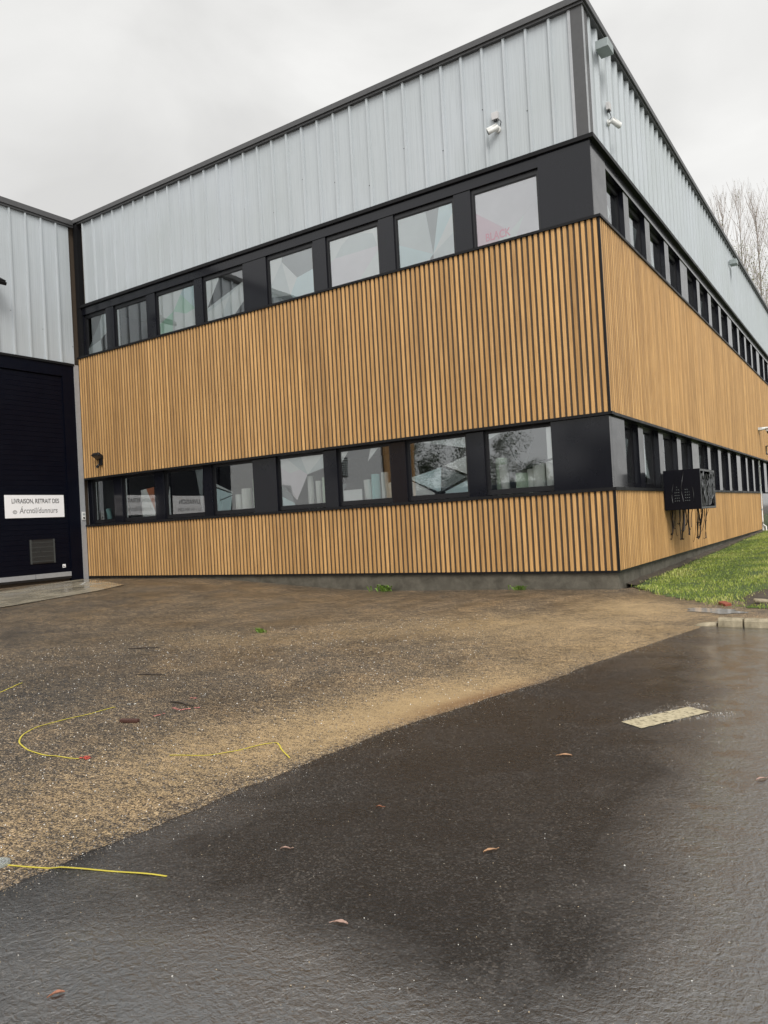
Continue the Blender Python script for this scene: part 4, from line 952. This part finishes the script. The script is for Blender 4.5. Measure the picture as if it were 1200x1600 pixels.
# road marking plate
mk = [(2.43,-8.55),(2.60,-8.66),(2.94,-8.05),(2.77,-7.96)]
mm, t, b = mat('worn_cream_paint'); v = mapped(t,(1,1,1)); n = noi(t, v, 28, 6, .75)
lk(t, ramp(t, n, [(.38, (.06,.05,.038)), (.46, (.36,.31,.20)), (.7, (.52,.46,.32))]), b.inputs['Base Color']); b.inputs['Roughness'].default_value = .6; bump(t, b, n, .4, .003)
mb = MB(); a, b2, c, d = [Vector((x,y,gzf(x,y)+.0115)) for x, y in mk]; nn = 40; sideA = []; sideB = []
for i in range(nn+1):
    f = i/nn; e0 = .045*mnoise.noise(Vector((f*14,0,1)))+.03*mnoise.noise(Vector((f*37,0,3))); e1 = .045*mnoise.noise(Vector((f*14,5,1)))+.03*mnoise.noise(Vector((f*37,5,3)))
    p, q = a.lerp(d,f), b2.lerp(c,f); sideA.append(p.lerp(q,e0)); sideB.append(q.lerp(p,e1))
for i in range(nn): mb.quad([sideA[i], sideB[i], sideB[i+1], sideA[i+1]])
tag(mb.build('road_marking', mm), 'short worn cream painted bar on the wet road', kind='structure')
# leaves
M_LEAF = [plain('leaf_tan', (.34,.19,.10), .6), plain('leaf_russet', (.26,.10,.05), .6), plain('leaf_pink_grey', (.30,.19,.15), .6)]
LV = [(2.49,-10.87,.034,0,'curled tan leaf in the middle of the wet road'),(2.25,-11.69,.030,2,'long pinkish leaf on the wet road below the dark patch'),(1.61,-11.28,.026,2,'grey pink leaf on the dark road left of centre'),(2.33,-9.43,.04,0,'tan leaf with a stalk below the cream road bar'),(1.73,-10.65,.02,1,'tiny russet leaf on the road near the sandy edge'),(1.66,-12.5,.022,1,'tiny orange leaf at the bottom left of the road'),(3.44,-9.4,.035,2,'pale leaf at the right edge of the wet road')]
for i, (x, y, s, mi, lab) in enumerate(LV):
    mb = MB(); n = 7; z0 = gzf(x,y)+.009; out = []
    for k in range(n+1):
        f = k/n; wd = s*.30*math.sin(PI*min(1, f*1.02))**.8*(1+.25*math.sin(k*2.3)); out.append((f*2*s-s, wd, .003+.006*math.sin(f*3)))
    for (xa,wa,za),(xb,wb_,zb) in zip(out[:-1], out[1:]):
        mb.quad([(xa,0,za*.5),(xb,0,zb*.5),(xb,wb_,zb+.002),(xa,wa,za+.002)]); mb.quad([(xb,0,zb*.5),(xa,0,za*.5),(xa,-wa,za+.003),(xb,-wb_,zb+.003)])
    mb.tube([(s,0,.006),(s*1.5,.01,.004)], .0018, 5)
    o = mb.build('fallen_leaf', M_LEAF[mi], None, (x,y,z0)); o.rotation_euler.z = .58+random.uniform(-.5,.5)+(PI if i % 2 else 0); tag(o, lab, 'leaf', 'fallen leaves on the road')
# weeds
M_WEED = plain('weed_green', (.16,.27,.04), .55, var=.4)
for (x,y,s,lab) in ((-5.25,-.03,.32,'green weed tuft at the plinth below the third lower window from the corner'),(-2.0,-.04,.22,'smaller weed tuft at the plinth near the building corner'),(-3.74,-5.69,.15,'tiny yellow green weed in the middle of the yard')):
    mb = MB(); rw = random.Random(int(x*100))
    for k in range(60):
        a = rw.uniform(0,2*PI); l = s*rw.uniform(.4,1); bx, by = rw.gauss(0,s*.35), min(0.02, rw.gauss(0,s*.2)); dx, dy = math.cos(a)*l*.6, -abs(math.sin(a))*l*.5; wv = Vector((-math.sin(a), math.cos(a),0))*s*.05
        p0 = Vector((bx,by,0)); p1 = p0+Vector((dx*.5,dy*.5,l*.45)); p2 = p0+Vector((dx,dy,l*.5))
        mb.quad([p0-wv*.4, p0+wv*.4, p1+wv, p1-wv]); mb.quad([p1-wv, p1+wv, p2])
    tag(mb.build('weed', M_WEED, None, (x,y,gzf(x,y))), lab, 'weed', 'weeds in the yard')
# broken red brick by the lawn
o = MB(); o.box((-.10,-.05,0),(.10,.05,.055)); o = o.build('brick', plain('red_brick', (.22,.055,.03), .8, bmp=.4), None, (2.08,-1.92,-.375)); o.rotation_euler = (.12,.08,-.9); bevel(o, .01); tag(o, 'broken red brick lying at the edge of the lawn', 'brick')
o = MB(); o.box((-.11,-.04,0),(.10,.05,.05)); o = o.build('stone', M_KERB, None, (2.55,-1.75,-.34)); o.rotation_euler = (.2,.1,.5); bevel(o, .02); tag(o, 'pale stone half buried in the bare soil at the right', 'stone')
# loose grit
def grit():
    mb = MB(); rg = random.Random(5)
    ico = [Vector(p).normalized() for p in ((0,0,1),(1,0,0),(0,1,0),(-1,0,0),(0,-1,0),(0,0,-1))]
    fc = ((0,1,2),(0,2,3),(0,3,4),(0,4,1),(5,2,1),(5,3,2),(5,4,3),(5,1,4))
    def stone(x, y, s, mi, zoff):
        k = len(mb.v); c = Vector((x,y,gzf(x,y)+zoff+s*.3))
        R_ = Matrix.Rotation(rg.uniform(0,6),3,'Z') @ Matrix.Rotation(rg.uniform(0,3),3,'X')
        mb.v += [tuple(c+(R_ @ Vector((p.x*rg.uniform(.7,1.2)*s, p.y*rg.uniform(.6,1)*s, p.z*s*.7)))) for p in ico]
        for f in fc: mb.f.append(tuple(k+i for i in f)); mb.m.append(mi); mb.sm.append(False)
    for _ in range(1300):
        d = rg.uniform(2.2, 9)**1.0; a = math.radians(33.5+rg.uniform(-30,30)); x, y = CAM.x-math.sin(a)*d, CAM.y+math.cos(a)*d
        if y > -4.2: continue
        on = x > edge_x(y); stone(x, y, rg.choice((.0012,.0016,.002,.003))*(1 if rg.random() < .97 else 1.7), rg.choice((0,0,1,2)), .008 if on else .001)
    for _ in range(9000):      # loose stones lying on the old asphalt
        d = 2.4+9.5*rg.random()**1.3; a = math.radians(rg.uniform(26, 68)); x, y = CAM.x-math.sin(a)*d, CAM.y+math.cos(a)*d
        if y > -.3 or x > float(edge_x(y))-.02: continue
        stone(x, y, rg.choice((.0025,.003,.004,.005))*(1+.06*d), rg.choice((0,0,0,1,2,2)), .001)
    for _ in range(2600):
        t_ = rg.random(); x, y = edge_x(-10)+0, 0
        y = rg.uniform(-12.5,-4.5); x = float(edge_x(y))+rg.choice((abs(rg.gauss(0,.25)), rg.gauss(0,.05), rg.gauss(0,.05))); stone(x, y, rg.uniform(.0014,.003), rg.choice((0,0,2,2,1)), .008)
    for _ in range(1150):      # white chips scattered round the cream bar
        t_ = rg.random(); p = Vector((2.50,-8.5,0)).lerp(Vector((2.92,-7.93,0)), t_*1.12-.06); nrm = Vector((-.83,.56,0)); o_ = rg.choice((abs(rg.gauss(.05,.05))+.02, abs(rg.gauss(.07,.06))+.02, -abs(rg.gauss(.13,.03)))) ; p += nrm*o_*(.6+.8*t_)
        stone(p.x, p.y, rg.uniform(.0014,.0036), rg.choice((1,0,2)), .008)
    o = mb.build('loose_grit', [plain('grit_tan', (.42,.33,.22), .8), plain('grit_white', (.66,.64,.60), .8), plain('grit_grey', (.25,.23,.21), .8)])
    tag(o, 'loose pale grit and chips scattered over road and yard', 'grit', kind='stuff')
grit()

# ------------------------------------------------------------------ bare poplars beyond the right facade
M_BARK = plain('poplar_bark', (.20,.18,.155), .85, var=.25); M_TWIG = plain('twig_bark', (.33,.28,.25), .8, var=.25); M_IVY = plain('ivy_leaf', (.15,.16,.06), .6, var=.5, scale=2)
def poplar(x, y, H, seed, label):
    r = empty('bare_poplar', (x,y,-.3), label, 'tree', 'bare poplars behind the building'); rp_ = random.Random(seed)
    tk = MB(); tw = MB(); lf = MB()
    tr = [Vector((.12*math.sin(z*.3+seed), .1*math.cos(z*.27+seed), z)) for z in np.linspace(0, H*.93, 14)]
    tk.tube(tr, [.13*(1-i/14)+.008 for i in range(14)], 8); tk.build('trunk', M_BARK, r)
    def leaf(p):
        s = rp_.uniform(.03,.075); a = Vector((rp_.gauss(0,1),rp_.gauss(0,1),rp_.gauss(0,1))).normalized(); b2 = a.orthogonal().normalized()
        lf.quad([p+a*s, p+b2*s*.7, p-a*s, p-b2*s*.7])
    for k in range(80):
        z0 = rp_.uniform(.36, .93)*H; i = min(12, int(z0/(H*.93)*13)); p = tr[i].lerp(tr[i+1], (z0/(H*.93)*13)-i) if i < 13 else tr[-1]
        a = rp_.uniform(0,2*PI); ln = rp_.uniform(.16,.34)*H*(1.12-z0/H*.75); tilt = rp_.uniform(.22,.62)
        d = Vector((math.cos(a)*tilt, math.sin(a)*tilt, 1)).normalized(); pts = [p.copy()]; q = p.copy(); n = 6
        for s in range(n):
            d = (d+Vector((rp_.gauss(0,.07),rp_.gauss(0,.07),.12))).normalized(); q = q+d*ln/n
            if q.z > H: break
            pts.append(q.copy())
        if len(pts) < 3: continue
        tw.tube(pts, [.010*(1-j/len(pts))+.0045 for j in range(len(pts))], 4)
        for _ in range(6):
            j = rp_.randrange(1, len(pts)); s0 = pts[j-1].lerp(pts[j], rp_.random()); a2 = rp_.uniform(0,2*PI); l2 = rp_.uniform(.5,1.7)
            d2 = Vector((math.cos(a2)*.38, math.sin(a2)*.38, 1)).normalized(); e1 = s0+d2*l2*.5; e2 = e1+(d2+Vector((0,0,.4))).normalized()*l2*.5
            if e2.z > H+.5: continue
            tw.tube([s0,e1,e2], [.0055,.005,.0035], 3, cap=False)
            for _ in range(3):
                if rp_.random() < max(.05, 1.15-e1.z/H*1.15): leaf(s0.lerp(e2, rp_.random())+Vector((rp_.gauss(0,.08),rp_.gauss(0,.08),rp_.gauss(0,.08))))
    for _ in range(1000):          # ivy round stem and inner limbs
        z = H*(.45+.38*rp_.random()**1.5); leaf(Vector((rp_.gauss(0,.55),rp_.gauss(0,.55),z)))
    tw.build('branches', M_TWIG, r); lf.build('ivy', M_IVY, r)
for i, (ang, d, top_, lab) in enumerate(((10.2,64,24.0,'leftmost bare poplar just clearing the roof edge'),(9.15,66,25.6,'second bare poplar from the left above the roof'),(8.1,63,25.4,'bare poplar with dense ivy above the roof'),(7.05,65,26.4,'tallest bare poplar near the right edge'),(6.0,62,24.6,'bare poplar cut by the right edge of the photo'),(4.9,66,24.5,'bare poplar just beyond the right edge'))):
    a = math.radians(ang); poplar(CAM.x-math.sin(a)*d, CAM.y+math.cos(a)*d, top_, 11+i, lab)

# ------------------------------------------------------------------ behind the photographer, seen only in the panes: hedge trees and a long blue-roofed shed
M_HLEAF = plain('bush_leaf', (.11,.145,.06), .55, var=.5, scale=1.5)
def bush(x, y, H, Rr, seed, lab):
    r = empty('bushy_tree', (x,y,-.5), lab, 'tree', 'bushy trees across the road'); q = random.Random(seed)
    mb = MB(); mb.tube([(0,0,0),(.05,.03,H*.3),(0,.1,H*.6)], [.16,.12,.06], 8); mb.build('trunk', M_BARK, r)
    mb = MB()
    for _ in range(60):
        c = Vector((q.gauss(0,.42)*Rr, q.gauss(0,.42)*Rr, H*max(.12,min(.9,(.48+.24*q.gauss(0,1)))))); s = Rr*q.uniform(.2,.4)
        for _ in range(300):
            p = c+Vector((q.gauss(0,1),q.gauss(0,1),q.gauss(0,1))).normalized()*s*q.random()**.4; a = Vector((q.gauss(0,1),q.gauss(0,1),q.gauss(0,1))).normalized(); b2 = a.orthogonal().normalized(); l = q.uniform(.035,.08)
            mb.quad([p+a*l, p+b2*l*.6, p-a*l, p-b2*l*.6])
    mb.build('crown', M_HLEAF, r)
for i, (x, y, H, Rr, lab) in enumerate(((-13.4,-30,5.0,2.0,'round low bushy tree mirrored in the corner window'),(-17.8,-30,7.4,2.5,'tall bushy tree left of the low round one, mirrored in the panes'),(-9.3,-30,8.8,2.6,'tall bushy tree right of the low round one, added to darken the lower black band'),(-22,-29,7.6,2.8,'dense bushy tree at the far end across the road'),(-5.0,-31,9.2,2.8,'tallest bushy tree straight across the road, added to darken the lower black band'),(14,6,5.5,2.2,'bushy tree to the right of the lawn, outside the photo'),(17,16,7,2.6,'larger bushy tree farther right of the lawn'))): bush(x,y,H,Rr,40+i,lab)  # the two tallest trees are added to darken the lower band's reflection
sh = empty('storage_shed', (-16,-27,-.5), 'long low shed with dark blue roof mirrored in the lower windows', 'shed')
mb = MB(); mb.box((-16,-2,0),(16,2,2.9)); mb.build('wall', plain('shed_wall', (.16,.16,.17), .7), sh)
mb = MB(); mb.box((-16.4,-2.4,2.9),(16.4,2.4,3.5)); bevel(mb.build('roof', plain('blue_roof', (.02,.032,.06), .4), sh), .1)
